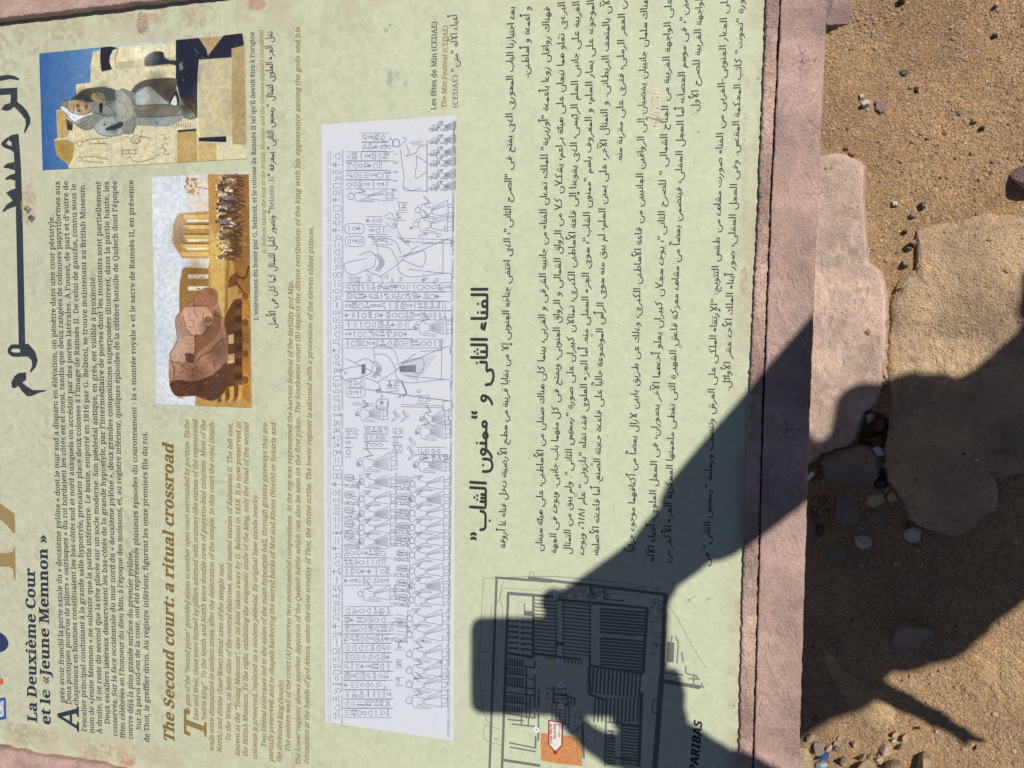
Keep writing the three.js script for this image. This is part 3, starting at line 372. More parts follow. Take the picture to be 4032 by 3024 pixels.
  round(Q1, [[528, 928], [575, 985], [640, 1050], [720, 1060], [810, 985], [740, 1000], [640, 990], [590, 950]], '#e3e8ec'); round(Q1, [[650, 1068], [800, 1000], [830, 1110], [740, 1132]], '#81857e'); round(Q1, [[870, 905], [900, 905], [890, 985], [872, 975]], '#1e2024'); round(Q1, [[905, 900], [1025, 875], [1020, 960], [960, 985]], '#858980'); round(Q1, [[830, 1110], [950, 1000], [1060, 1060], [1055, 1165], [900, 1185]], '#98a0a0'); round(Q1, [[930, 1115], [1065, 1062], [1060, 1110], [940, 1140]], '#34383a'); curve([Q1(860, 990), Q1(940, 1020), Q1(985, 1000)], '#4f5654', 5);
  round(Q1, [[1010, 795], [1090, 800], [1150, 870], [1160, 1010], [1060, 1060], [1020, 960]], '#9a9d90'); disc(...Q1(912, 1086), 4, '#222');
  const glow = (x, y, r, c, a) => { const q = S(...Q1(x, y)), k = fresh(...Q1(x, y), r * 0.452), gr = g.createRadialGradient(q[0], q[1], 0, q[0], q[1], k); gr.addColorStop(0, c); gr.addColorStop(1, c + '00'); g.globalAlpha = a; g.fillStyle = gr; g.fillRect(q[0] - k, q[1] - k, 2 * k, 2 * k); g.globalAlpha = 1; };
  for (const [x, y, r, c, a] of [[650, 1020, 70, '#f4f6f8', 0.8], [720, 830, 70, '#2c2c26', 0.7], [900, 800, 90, '#3c4140', 0.6], [960, 870, 70, '#40443f', 0.5], [870, 1140, 70, '#c2caca', 0.5], [1000, 1120, 50, '#23272a', 0.7], [1090, 930, 90, '#b9bdad', 0.4], [1260, 880, 80, '#c9cfcb', 0.5], [1370, 740, 120, '#332d26', 0.7], [1480, 800, 70, '#1f1b18', 0.6], [1350, 960, 130, '#4c4639', 0.55], [1420, 1060, 120, '#aeb6b2', 0.4], [1640, 930, 80, '#2a2010', 0.8], [780, 1060, 60, '#8c908a', 0.6], [720, 950, 45, '#c29a78', 0.5], [760, 880, 36, '#20221e', 0.7], [1880, 900, 260, '#cfc69f', 0.4], [2080, 900, 200, '#8f7a4a', 0.4], [1250, 470, 150, '#efe9c8', 0.6], [1650, 640, 120, '#12141f', 0.6], [560, 1300, 60, '#8a6a34', 0.5], [1630, 1280, 120, '#c7ab70', 0.5]]) glow(x, y, r, c, a);
  g.globalAlpha = 0.5; for (const [p, w] of [[[[528, 928], [560, 880], [620, 868], [720, 790], [800, 768], [920, 760]], 4], [[[575, 985], [640, 1062], [740, 1130], [820, 1112], [860, 1160], [960, 1190], [1060, 1172]], 4], [[[595, 885], [590, 940], [640, 988], [740, 1000], [800, 955], [830, 900]], 5], [[[830, 985], [900, 1000], [985, 1010], [1020, 1060], [1062, 1062]], 5], [[[910, 905], [960, 930], [1000, 990], [1010, 1040]], 4], [[[1025, 875], [1090, 905], [1110, 960], [1090, 1020]], 3], [[[1020, 795], [1010, 870], [930, 905]], 5], [[[1160, 870], [1200, 920], [1400, 912], [1600, 930]], 6], [[[1210, 1020], [1400, 1016], [1590, 1000]], 6], [[[1160, 1010], [1180, 1060], [1160, 1160]], 5], [[[1090, 800], [1150, 870], [1140, 930]], 4], [[[1150, 795], [1200, 800], [1300, 748], [1400, 832], [1480, 905]], 5], [[[1355, 1060], [1372, 1075], [1376, 1096]], 6], [[[1216, 1068], [1222, 1092]], 6], [[[1590, 940], [1600, 1000], [1640, 1035], [1700, 1030]], 5], [[[820, 775], [850, 830], [900, 870]], 5], [[[690, 1090], [760, 1050], [810, 1000]], 3], [[[710, 1110], [780, 1070], [825, 1030]], 3], [[[560, 950], [610, 1000], [660, 1030]], 3]]) curve(p.map((e) => Q1(...e)), '#33372f', w * 1.2); g.globalAlpha = 1;
  for (let i = 0; i < 260; i++) { const x = rr(560, 1690), y = rr(780, 1180); g.globalAlpha = 0.22; disc(...Q1(x, y), rr(0.6, 2.2), rnd() < 0.5 ? '#4c4f48' : '#e6ebe8'); } g.globalAlpha = 1;
  for (const [a, b] of [[[640, 905], [642, 985]], [[668, 925], [700, 918]], [[675, 972], [705, 968]], [[742, 918], [748, 960]]]) curve([Q1(...a), Q1((a[0] + b[0]) / 2 + 6, (a[1] + b[1]) / 2), Q1(...b)], '#4a3a2a', 4);
  for (let i = 0; i < 70; i++) { const x = rr(1745, 2130), y = rr(520, 1250); g.globalAlpha = 0.3; disc(...Q1(x, y), rr(0.6, 2), rnd() < 0.5 ? '#6c6040' : '#f0ead0'); } g.globalAlpha = 1;
  for (let i = 0; i < 9; i++) curve([Q1(1500 + i * 20, 1075), Q1(1500 + i * 20, 1110)], '#565447', 3);
  shape(Q1, [[1560, 560], [1590, 540], [1600, 600], [1570, 620]], 'rgba(190,195,205,.5)'); for (let i = 0; i < 30; i++) { g.globalAlpha = 0.4; disc(...Q1(rr(1550, 2100), rr(380, 780)), rr(1, 4), '#aab0bd'); } g.globalAlpha = 1;
  speckle(w, h, 2600, ['#fff', '#e8e6d0', '#222', '#7c6a44'], 0.6, 3);
}
function printPainting(w, h) {                       // picture of a crowd hauling a stone bust past ruins
  g.fillStyle = '#cdd3d8'; g.fillRect(0, 0, w, h); shape(Q2, [[1640, -120], [1830, -120], [1830, 600], [1660, 900]], '#d3ccc0');
  shape(Q2, [[1815, -140], [2240, -140], [2240, 1900], [1700, 1900], [1760, 1000], [1830, 600]], '#b08a4c'); shape(Q2, [[1960, -140], [2240, -140], [2240, 900], [2080, 900], [1980, 300]], '#8f6430'); shape(Q2, [[1830, 300], [1960, 620], [1960, 1100], [1840, 1050]], '#c6a660');
  // far ruin
  shape(Q2, [[1500, 430], [1520, 260], [1560, 200], [1830, 180], [1830, 590], [1590, 590], [1520, 480]], '#b08a50'); for (const y of [215, 300, 385, 470, 540]) shape(Q2, [[1570, y], [1825, y - 4], [1825, y + 36], [1600, y + 34]], '#d6b46c'); for (const y of [255, 425, 500]) shape(Q2, [[1620, y], [1822, y], [1822, y + 16], [1640, y + 22]], '#e4dcc6'); for (const y of [290, 376, 458]) shape(Q2, [[1600, y], [1825, y], [1825, y + 11], [1600, y + 9]], '#5e4322'); shape(Q2, [[1510, 300], [1565, 210], [1600, 200], [1600, 470], [1530, 470]], '#a08058');
  shape(Q2, [[1590, 690], [1620, 670], [1820, 680], [1820, 1130], [1565, 1130], [1565, 830]], '#94703e'); for (const y of [730, 835]) shape(Q2, [[1640, y], [1818, y], [1818, y + 36], [1640, y + 36]], '#dfd6c0'); for (let i = 0; i < 26; i++) { const x = rr(1580, 1800), y = rr(690, 1120); shape(Q2, [[x, y], [x + rr(10, 40), y], [x + rr(10, 40), y + 8], [x, y + 8]], rnd() < 0.5 ? '#6a4b26' : '#b58f55'); }
  curve([Q2(1830, -10), Q2(1770, -20), Q2(1700, -30)], '#8a5a28', 4); for (let i = 0; i < 40; i++) disc(...Q2(rr(1610, 1730), rr(-110, 30)), rr(1, 5), rnd() < 0.5 ? '#9a6426' : '#b98338');
  // crowd and ropes
  for (let i = 0; i < 3; i++) curve([Q2(1960 + i * 10, 1080), Q2(1985 + i * 8, 500), Q2(1990 + i * 6, 100)], '#5b4022', 2.6);
  for (let i = 0; i < 62; i++) {
    const y = -115 + i * 11.6 + rr(-6, 6), x = 1905 + rr(-12, 75), L = rr(62, 84), c = ['#2b2520', '#c9bb98', '#654428', '#86664a', '#37302b', '#76787c', '#a98556', '#4b3a2c', '#e0d6bc'][Math.floor(rnd() * 9)], lean = rr(-26, -6);
    curve([Q2(x + L, y + lean * 0.3), Q2(x + L + 40, y + rr(8, 30)), Q2(x + L + rr(70, 100), y + rr(0, 50))], rnd() < 0.5 ? '#3a2718' : '#6b4a30', rr(5, 8)); curve([Q2(x + L, y + 4), Q2(x + L + 36, y + rr(-22, -4)), Q2(x + L + rr(70, 95), y + rr(-44, -12))], '#4b3220', rr(4, 7));
    round(Q2, [[x + 6, y - 10], [x + L * 0.5, y - 16 + lean * 0.2], [x + L, y - 12], [x + L + 6, y + 12], [x + L * 0.5, y + 14], [x + 6, y + 9]], c); curve([Q2(x + 20, y), Q2(x + 40, y + lean), Q2(x + 60, y + lean * 1.6)], '#7b573a', 4); disc(...Q2(x - 6, y + rr(-3, 3)), rr(3.4, 4.8), rnd() < 0.45 ? '#dcd2b8' : '#3a281c');
  }
  shape(Q2, [[2000, 760], [2070, 700], [2090, 760], [2060, 830], [1985, 850]], '#6e4424'); curve([Q2(2060, 800), Q2(2120, 880), Q2(2150, 920)], '#3a2416', 8); curve([Q2(2080, 750), Q2(2140, 760), Q2(2170, 660)], '#3a2416', 9);
  // sledge and rollers
  shape(Q2, [[1960, 1100], [2040, 950], [2110, 940], [2120, 1750], [1900, 1850]], '#5d3a20'); for (let i = 0; i < 12; i++) { const y = 980 + i * 62; shape(Q2, [[2045, y], [2110, y - 8], [2112, y + 40], [2050, y + 46]], i % 2 ? '#6f4526' : '#472a18'); } for (const y of [920, 1150, 1420, 1650]) { shape(Q2, [[2110, y], [2175, y + 40], [2180, y + 200], [2115, y + 160]], '#a8742f'); disc(...Q2(2140, y), 13, '#7a4c24'); }
  for (let i = 0; i < 6; i++) shape(Q2, [[1880 + i * 40, 1740 - i * 10], [1920 + i * 40, 1700], [1960 + i * 30, 1780], [1900 + i * 36, 1850]], i % 2 ? '#c99b4c' : '#6f4a24'); shape(Q2, [[1990, 1260], [2040, 1250], [2040, 1330], [1995, 1340]], '#d9c59a'); shape(Q2, [[1985, 1430], [2045, 1420], [2045, 1500], [1985, 1510]], '#c7ac78');
  // the bust
  round(Q2, [[1478, 1430], [1545, 1310], [1530, 1130], [1570, 1060], [1620, 1005], [1690, 950], [1740, 880], [1795, 848], [1885, 868], [1902, 950], [1940, 1100], [1985, 1290], [1990, 1480], [1975, 1720], [1860, 1830], [1760, 1815], [1700, 1790], [1540, 1790], [1480, 1690]], '#a1765d');
  round(Q2, [[1480, 1690], [1540, 1650], [1700, 1660], [1860, 1600], [1980, 1500], [1975, 1720], [1860, 1830], [1700, 1790], [1540, 1790]], '#553628'); round(Q2, [[1620, 1010], [1800, 1010], [1850, 1070], [1830, 1180], [1760, 1260], [1690, 1270], [1620, 1200], [1590, 1090]], '#c0957a'); round(Q2, [[1700, 1260], [1760, 1255], [1850, 1140], [1870, 1040], [1930, 1100], [1900, 1260], [1740, 1400], [1700, 1480]], '#7e573f'); round(Q2, [[1545, 1300], [1690, 1270], [1695, 1420], [1620, 1500], [1510, 1480], [1490, 1430]], '#b48a70'); round(Q2, [[1620, 1420], [1690, 1430], [1690, 1500], [1630, 1490]], '#5a3c2c'); round(Q2, [[1690, 960], [1790, 855], [1885, 872], [1895, 985], [1800, 1010], [1700, 1010]], '#96694e');
  for (let i = 0; i < 9; i++) curve([Q2(1560 + i * 6, 1100 + i * 38), Q2(1590 + i * 10, 1110 + i * 38), Q2(1640 + i * 8, 1105 + i * 38)], '#7d5844', 2.4); for (let i = 0; i < 10; i++) curve([Q2(1860 + i * 9, 1060 + i * 30), Q2(1900 + i * 8, 1070 + i * 34)], '#5f402e', 2.6);
  for (const y of [1085, 1045]) { curve([Q2(1640, y + 50), Q2(1660, y + 30), Q2(1650, y + 8)], '#5d3d2b', 4); } curve([Q2(1650, 1190), Q2(1680, 1185), Q2(1690, 1140), Q2(1650, 1135)], '#5d3d2b', 4); disc(...Q2(1815, 1125), 13, '#8a5f47', '#5d3d2b', 6, 9); curve([Q2(1560, 1500), Q2(1640, 1560), Q2(1720, 1540)], '#5f402e', 5); curve([Q2(1720, 1480), Q2(1680, 1600), Q2(1690, 1680)], '#5f402e', 4);
  const tone = (x, y, r, c, a) => { const q = S(...Q2(x, y)), k = fresh(...Q2(x, y), r * 0.452), gr = g.createRadialGradient(q[0], q[1], 0, q[0], q[1], k); gr.addColorStop(0, c); gr.addColorStop(1, c + '00'); g.globalAlpha = a; g.fillStyle = gr; g.fillRect(q[0] - k, q[1] - k, 2 * k, 2 * k); g.globalAlpha = 1; };
  for (const [x, y, r, c, a] of [[1640, 1120, 90, '#d8b096', 0.6], [1800, 1200, 80, '#5c3a29', 0.6], [1850, 900, 60, '#6f4630', 0.6], [1580, 1380, 90, '#c39a80', 0.5], [1900, 1400, 130, '#3c241a', 0.55], [1700, 1620, 160, '#3a241a', 0.5], [1540, 1560, 90, '#b98f76', 0.4], [1700, 700, 120, '#5c4020', 0.5], [1560, 400, 120, '#6c4a24', 0.4], [1900, 500, 160, '#e8c468', 0.4], [2100, 1300, 200, '#3a2010', 0.4], [1420, 200, 300, '#dbe4ee', 0.5], [1420, 1300, 260, '#b5c3d2', 0.5]]) tone(x, y, r, c, a);
  g.globalAlpha = 0.55; for (const [p, w] of [[[[1478, 1430], [1545, 1310], [1530, 1130], [1570, 1060], [1620, 1005], [1690, 950], [1740, 880], [1795, 848]], 4], [[[1620, 1012], [1800, 1010], [1850, 1070], [1940, 1110]], 5], [[[1600, 1090], [1620, 1190], [1690, 1268], [1760, 1256], [1830, 1180]], 5], [[[1700, 1270], [1696, 1420], [1620, 1425]], 7], [[[1620, 1425], [1616, 1500], [1500, 1490]], 5], [[[1985, 1290], [1920, 1310], [1840, 1400], [1760, 1440], [1720, 1480]], 7], [[[1690, 955], [1692, 1010]], 6], [[[1490, 1480], [1520, 1560], [1510, 1680]], 6], [[[1700, 1010], [1700, 1060], [1720, 1100]], 4], [[[1780, 1060], [1770, 1110], [1790, 1170], [1830, 1190]], 5], [[[1480, 1690], [1560, 1700], [1640, 1680], [1720, 1720], [1800, 1700], [1860, 1760]], 6], [[[1560, 1740], [1620, 1720], [1700, 1760], [1790, 1740]], 6], [[[1870, 1480], [1880, 1600], [1960, 1640]], 6]]) curve(p.map((e) => Q2(...e)), '#3d261a', w * 1.2); g.globalAlpha = 1;
  for (let i = 0; i < 70; i++) { const x = rr(1480, 1980), y = rr(1480, 1810); g.globalAlpha = 0.4; curve([Q2(x, y), Q2(x + rr(10, 40), y + rr(-20, 20))], rnd() < 0.6 ? '#2e1c14' : '#b98d70', rr(2, 7)); } g.globalAlpha = 1;
  for (let i = 0; i < 60; i++) { const x = rr(1510, 1820), y = rr(200, 590); g.globalAlpha = 0.35; curve([Q2(x, y), Q2(x + rr(6, 30), y + rr(-3, 3))], rnd() < 0.6 ? '#6a4a24' : '#f0d89a', rr(1.5, 4)); } g.globalAlpha = 1;
  for (let i = 0; i < 120; i++) { const x = rr(1850, 2170), y = rr(-120, 700); g.globalAlpha = 0.6; curve([Q2(x, y), Q2(x + rr(-10, 30), y + rr(-14, 14))], ['#2a1c12', '#e0cfa0', '#6b4524', '#8f9aa8'][i % 4], rr(2, 5)); } g.globalAlpha = 1;
  speckle(w, h, 2400, ['#fff', '#5a3a1e', '#e2c07a', '#8a5c2c'], 0.6, 3.2);
}
function printStrip(w, h) {                          // line drawing of a carved wall
  g.fillStyle = '#d0d4db'; g.fillRect(0, 0, w, h);
  const C = '#70757e', D = '#666b74', L = (pts, k = 1) => curve(pts, C, 1.55 * k), sl = (y) => (y - 490) * -0.0008;
  const X = (x, y) => [x + (y - 1660) * (x - 1290) / 550 * -0.0105, y];
  const LL = (pts, k = 1) => L(pts.map((p) => X(...p)), k);
  for (const x of [1293, 1303, 1347, 1351]) { for (let y = 590; y < 2815; y += 74) LL([[x, y], [x, y + rr(60, 74)]], 0.8); }
  for (const x of [1775, 1780]) for (let y = 480; y < 2860; y += 90) LL([[x, y], [x, y + rr(70, 90)]], 0.9);
  for (let y = 1480; y < 1760; y += 17) LL([[1296, y], [1300, y + 4], [1296, y + 8]], 0.6);
  function glyph(x, y, a, b) {                       // a sign a deep (down the strip) and b wide
    const k = Math.floor(rnd() * 11), P = (p, q) => X(x + p * a, y + q * b), G2 = (...p) => L(p.map((q) => P(...q)), 1.05);
    if (k === 0) G2([0.1, 0.8], [0.3, 0.9], [0.5, 0.5], [0.3, 0.3], [0.7, 0.1], [0.95, 0.3], [0.95, 0.7], [0.6, 0.6]); else if (k === 1) G2([0.4, 0], [0.6, 0.15], [0.4, 0.3], [0.6, 0.45], [0.4, 0.6], [0.6, 0.8], [0.5, 1]); else if (k === 2) disc(...P(0.5, 0.5), Math.min(a, b) * 0.36, null, C, 2); else if (k === 3) { G2([0.8, 0.05], [0.2, 0.5], [0.8, 0.95], [0.82, 0.05]); } else if (k === 4) { for (const q of [0.15, 0.5, 0.85]) G2([0.1, q], [0.9, q]); } else if (k === 5) { G2([0.1, 0.2], [0.1, 0.8], [0.9, 0.8], [0.9, 0.2], [0.1, 0.2]); } else if (k === 6) { G2([0, 0.5], [0.5, 0.2], [1, 0.5], [0.5, 0.8], [0, 0.5]); } else if (k === 7) { G2([0.05, 0.3], [0.1, 0.6], [0.95, 0.5], [0.95, 0.35], [0.1, 0.3]); G2([0.95, 0.2], [0.95, 0.8]); } else if (k === 8) { G2([0.3, 0.05], [0.3, 0.95]); G2([0.7, 0.05], [0.7, 0.95]); } else if (k === 9) { G2([0.1, 0.5], [0.9, 0.5]); G2([0.35, 0.1], [0.35, 0.9]); disc(...P(0.1, 0.5), Math.min(a, b) * 0.16, null, C, 2); } else G2([0.9, 0.1], [0.2, 0.2], [0.1, 0.6], [0.5, 0.6], [0.9, 0.9], [0.6, 0.35]);
  }
  for (let y = 600; y < 2810;) { const b = rr(18, 32); if (rnd() < 0.4) { glyph(1312, y, 15, b); glyph(1329, y, 14, b); } else glyph(1312, y, 31, b); y += b + 4; }
  function column(y, x0, x1, b = 28) { x1 -= rnd() < 0.4 ? rr(0, 30) : 0; LL([[x0, y - 3], [x1, y - 3]], 1); LL([[x0, y + b + 4], [x1, y + b + 4]], 1); for (let x = x0 + 2; x < x1 - 18;) { const a = rr(14, 26); if (rnd() < 0.35) { glyph(x, y, a, b * 0.45); glyph(x, y + b * 0.5, a, b * 0.45); } else glyph(x, y + 2, a, b - 3); x += a + 3; } }
  for (let i = 0; i < 7; i++) column(1116 + i * 37, 1358, i > 3 && i < 6 ? 1622 : 1775);
  for (let i = 0; i < 6; i++) column(527 + i * 37, 1362 + (i < 2 ? 60 : 0), 1525 + (i % 3) * 10);
  for (let i = 0; i < 4; i++) column(2163 + i * 36, 1356, 1553); for (let i = 0; i < 12; i++) column(2390 + i * 36.5, 1356, 1553);
  column(1690, 1360, 1408); column(1728, 1360, 1408); column(1766, 1360, 1408); for (let i = 0; i < 3; i++) column(1683 + i * 28, 1432, 1528, 22); column(1690, 1545, 1588, 24); column(1725, 1545, 1588, 24); column(1755, 1545, 1588, 24); column(1764, 1640, 1770, 22); column(1792, 1650, 1765, 22); column(800, 1560, 1600, 24); column(840, 1555, 1596, 24);
  const cart = (x, y, a, b) => { const pts = []; for (let i = 0; i <= 24; i++) { const t = i / 24 * 6.2832, c = Math.cos(t), s = Math.sin(t); pts.push(X(x + a / 2 + (a / 2) * Math.sign(c) * Math.pow(Math.abs(c), 0.5), y + b / 2 + (b / 2) * Math.sign(s) * Math.pow(Math.abs(s), 0.5))); } L(pts, 1.1); for (let p = 0.1; p < 0.8; p += 0.28) glyph(x + a * p, y + b * 0.2, a * 0.24, b * 0.6); };
  for (const [x, y] of [[1358, 880], [1360, 930], [1362, 1490], [1364, 1525]]) cart(x, y, 74, 40);
  for (const y of [1868, 1935, 1996, 2050, 2100]) { cart(1358, y, 38, 22); cart(1568, y + 8, 44, 24); } for (const y of [2165, 2225, 2282, 2340]) cart(1566, y, 44, 22);
  for (let y = 610; y < 760; y += 36) column(y, 1545, 1562, 24); for (const [y, x0, x1] of [[856, 1440, 1500], [895, 1450, 1520], [935, 1462, 1540], [1085, 1440, 1475], [1094, 1370, 1425], [1500, 1520, 1570], [1560, 1640, 1700], [2440, 1566, 1600], [2530, 1562, 1596], [2600, 1564, 1590], [2670, 1562, 1596]]) column(y, x0, x1, 24); for (let i = 0; i < 34; i++) glyph(rr(1440, 1740), [rr(860, 960), rr(1080, 1106), rr(1500, 1580), rr(2380, 2800)][i % 4], rr(10, 18), rr(10, 18));
  // people: top of the head x, feet f, middle y, width k
  function person2(x, f, y, k, load, hatch) {
    const h = f - x, P = (p, q) => X(x + p * h, y + q * k * 0.8), Z = (pts, w = 1) => poly(pts, null, C, 1.5 * w, false);
    disc(...P(0.08, -0.04), h * 0.068, null, C, 1.9); Z([P(0.07, -0.3), P(0.1, -0.36), P(0.11, -0.28)]); if (hatch) disc(...P(0.05, 0.04), h * 0.055, 'rgba(110,115,124,.5)');
    Z([P(0.15, -0.12), P(0.19, -0.4), P(0.24, -0.42), P(0.3, -0.24), P(0.42, -0.2)]); Z([P(0.15, 0.1), P(0.19, 0.38), P(0.26, 0.44), P(0.44, 0.48), P(0.56, 0.5), P(0.6, 0.42)]); Z([P(0.25, 0.3), P(0.44, 0.36), P(0.56, 0.4)]); Z([P(0.3, 0.22), P(0.42, 0.18)]);
    if (load) { Z([P(0.19, -0.4), P(0.28, -0.62), P(0.14, -0.56), P(0.03, -0.5)]); Z([P(0.24, -0.42), P(0.34, -0.7), P(0.12, -0.68)]); } else { Z([P(0.19, -0.4), P(0.36, -0.5), P(0.24, -0.86), P(0.21, -0.8)]); Z([P(0.25, -0.4), P(0.41, -0.48), P(0.26, -0.88)]); }
    Z([P(0.42, -0.2), P(0.43, 0.2)]); Z([P(0.45, -0.2), P(0.46, 0.2)]); Z([P(0.46, -0.2), P(0.84, -0.66), P(0.86, 0.4), P(0.46, 0.2)]); Z([P(0.46, -0.06), P(0.84, -0.3)]); Z([P(0.46, -0.1), P(0.78, -0.4)]);
    for (const q of [-0.3, 0.22]) { Z([P(0.855, q - 0.1), P(0.96, q - 0.08), P(0.985, q - 0.42), P(1, q - 0.42), P(1, q + 0.14), P(0.96, q + 0.1), P(0.855, q + 0.1)]); }
    if (hatch) { g.globalAlpha = 0.6; for (let i = 0; i < 12; i++) Z([P(0.47, 0.14 - i * 0.014), P(0.8, 0.3 - i * 0.045)], 0.6); g.globalAlpha = 1; }
    if (load) { Z([P(0.04, -0.62), P(0.03, 0.55)]); Z([P(0.02, 0.5), P(-0.02, 0.1), P(-0.02, 0.5), P(0.02, 0.5)]); Z([P(-0.02, 0.42), P(-0.26, 0.4), P(-0.3, 0.2), P(-0.22, 0.16), P(-0.16, 0.3), P(-0.02, 0.2)]); disc(...P(-0.33, 0.28), 5, null, C, 1.8); Z([P(-0.3, -0.1), P(-0.02, 0.02)]); Z([P(-0.24, -0.3), P(-0.02, -0.2)]); Z([P(-0.4, 0.3), P(-0.44, 0.14)]); for (let i = 0; i < 9; i++) { const a = rr(-0.26, -0.04), b = rr(0.1, 0.42); Z([P(a, b), P(a + rr(-0.05, 0.05), b + rr(-0.1, 0.1))], 1.2); } }
  }
  for (const y of [1898, 1966, 2024, 2079, 2133]) person2(1412, 1563, y, 62, true, rnd() < 0.5); for (const y of [1907, 1966, 2022, 2079, 2130, 2187, 2250, 2308, 2364]) person2(1612, 1776, y, 62, y < 2440, rnd() < 0.4); for (const y of [2437, 2500, 2577, 2642, 2697, 2760]) person2(1604, 1774, y, 74, y < 2520, false);
  person2(1410, 1562, 2340, 70, false, false); person2(1405, 1565, 1825, 84, false, true); person2(1628, 1776, 1832, 74, false, true); person2(1635, 1776, 1700, 84, false, true); person2(1400, 1528, 1630, 80, false, true); person2(1652, 1768, 1650, 74, false, true); person2(1628, 1780, 830, 80, false, false); person2(1622, 1778, 885, 84, false, false); person2(1626, 1778, 1290, 84, false, true); person2(1368, 1545, 775, 50, false, false);
  for (const y of [500, 552, 600, 640, 690, 735]) { person2(1712, 1785, y, 40, true, true); } L([[1700, 520], [1745, 490]], 1); L([[1790, 470], [1786, 600]], 1);
  // two tall figures with crowns and collars
  function king(x, f, y, s, dark) {
    const h = f - x, P = (p, q) => X(x + p * h, y + s * q), K = (...pts) => L(pts.map((p) => P(...p)), 1.15);
    K([0.16, 34], [0.05, 52], [-0.02, 40], [-0.03, 8], [0.14, -10], [0.17, -14]); K([0.16, 34], [0.3, 58], [0.33, 84], [0.3, 100], [0.5, 92]); K([0.1, -24], [0.16, -36], [0.2, -40], [0.24, -32], [0.26, -24]); K([0.16, 34], [0.24, 20], [0.26, -12]);
    for (let i = 0; i < 16; i++) { const t = i / 15; K([0.25 + 0.045 * Math.sin(t * 3.14), -24 + 56 * t], [0.29 + 0.055 * Math.sin(t * 3.14), -32 + 70 * t]); }
    K([0.28, -40], [0.28, -90], [0.44, -80], [0.5, -30]); K([0.28, -60], [0.4, -50], [0.48, 10]); K([0.3, 60], [0.47, 10], [0.62, -50], [0.66, -60]); K([0.47, 14], [0.5, 46], [0.62, 60], [0.96, 46], [0.98, 80], [0.99, 30]); K([0.48, -18], [0.62, -30], [0.8, -64], [0.96, -90], [0.98, -60], [0.99, -110]); K([0.5, -10], [0.7, 20], [0.72, -40], [0.52, -24]); K([0.56, 30], [0.92, 46]); K([0.7, -70], [0.9, -74]); K([0.9, 46], [0.9, -90]);
    if (dark) { g.strokeStyle = D; for (let i = 0; i < 12; i++) curve([P(0.51, -8 + i * 2), P(0.66, -14 + i * 2.6)], D, 1.5); for (let i = 0; i < 10; i++) curve([P(0.16, -14 + i * 4), P(0.19, -16 + i * 4)], D, 3); for (let i = 0; i < 14; i++) { g.globalAlpha = 0.6; curve([P(0.52 + i * 0.012, 26 + i * 2), P(0.56 + i * 0.022, -40 - i)], C, 1.4); } g.globalAlpha = 1; }
  }
  king(1372, 1780, 1030, 1, false); king(1358, 1780, 1450, 0.95, true);
  LL([[1440, 1532], [1560, 1550]], 1.6); LL([[1560, 1550], [1770, 1578]], 1.6); LL([[1580, 1500], [1600, 1545], [1588, 1560]], 3); LL([[1360, 1410], [1500, 1480]], 1.2); disc(...X(1361, 1468), 5, D); for (const q of [0, 8]) { LL([[1390, 1585 + q], [1485, 1590 + q]], 1); LL([[1580, 1592 + q], [1750, 1598 + q]], 1); } LL([[1485, 1575], [1525, 1572], [1525, 1608], [1485, 1606], [1485, 1575]], 1.2); LL([[1745, 1580], [1778, 1580], [1778, 1612], [1745, 1612], [1745, 1580]], 1.2);
  for (const [x, y] of [[1548, 1640], [1585, 1640], [1610, 1745], [1612, 1790]]) { L([[x, y - 18], [x + 14, y - 2], [x + 30, y + 4]]); L([[x + 14, y - 2], [x - 6, y + 20], [x + 18, y + 8]]); L([[x + 14, y - 2], [x + 4, y - 24], [x + 26, y - 4]]); }
  // the ox
  L([[1500, 575], [1520, 570], [1542, 575], [1550, 560], [1538, 545]], 1.1); L([[1500, 545], [1508, 556], [1530, 556], [1540, 540]], 1.1); L([[1500, 590], [1506, 572], [1540, 586]], 1.1); disc(1560, 563, 14, null, C, 2.4); L([[1578, 590], [1584, 640], [1592, 700], [1588, 735], [1605, 750], [1682, 752]], 1.2); L([[1600, 570], [1612, 600], [1600, 615], [1640, 600], [1650, 580], [1682, 570]], 1.2); L([[1640, 610], [1642, 640], [1636, 700], [1660, 690], [1682, 676]], 1.2); L([[1645, 615], [1680, 640], [1682, 628]], 1.2); L([[1682, 552], [1682, 760]], 1.4); L([[1570, 580], [1596, 556], [1600, 545], [1585, 542]], 1.1); for (const q of [0, 6, 12]) L([[1612 + q, 560 + q], [1662, 556 + q]], 0.8); L([[1590, 735], [1620, 750], [1660, 740]], 1);
  LL([[1520, 860], [1560, 868], [1550, 900], [1518, 880]], 1); LL([[1515, 850], [1540, 840], [1560, 900], [1580, 940]], 1); for (let i = 0; i < 9; i++) LL([[1556 + i * 8, 930 + i * 6], [1584 + i * 4, 940 + i * 5]], 0.8); LL([[1580, 938], [1760, 945], [1760, 958], [1582, 950]], 1);
  for (let i = 0; i < 70; i++) { g.globalAlpha = rr(0.4, 0.9); g.fillStyle = '#d0d4db'; g.beginPath(); g.ellipse(rnd() * w, rr(0.14, 0.98) * h, rr(2, 16), rr(2, 7), rnd() * 3, 0, 7); g.fill(); }
  for (let i = 0; i < 900; i++) { g.globalAlpha = rr(0.03, 0.14); g.fillStyle = rnd() < 0.6 ? '#8b8f98' : '#f2f4fa'; g.beginPath(); g.ellipse(rnd() * w, rnd() * h, rr(1, 9), rr(1, 4), rnd() * 3, 0, 7); g.fill(); } g.globalAlpha = 1;
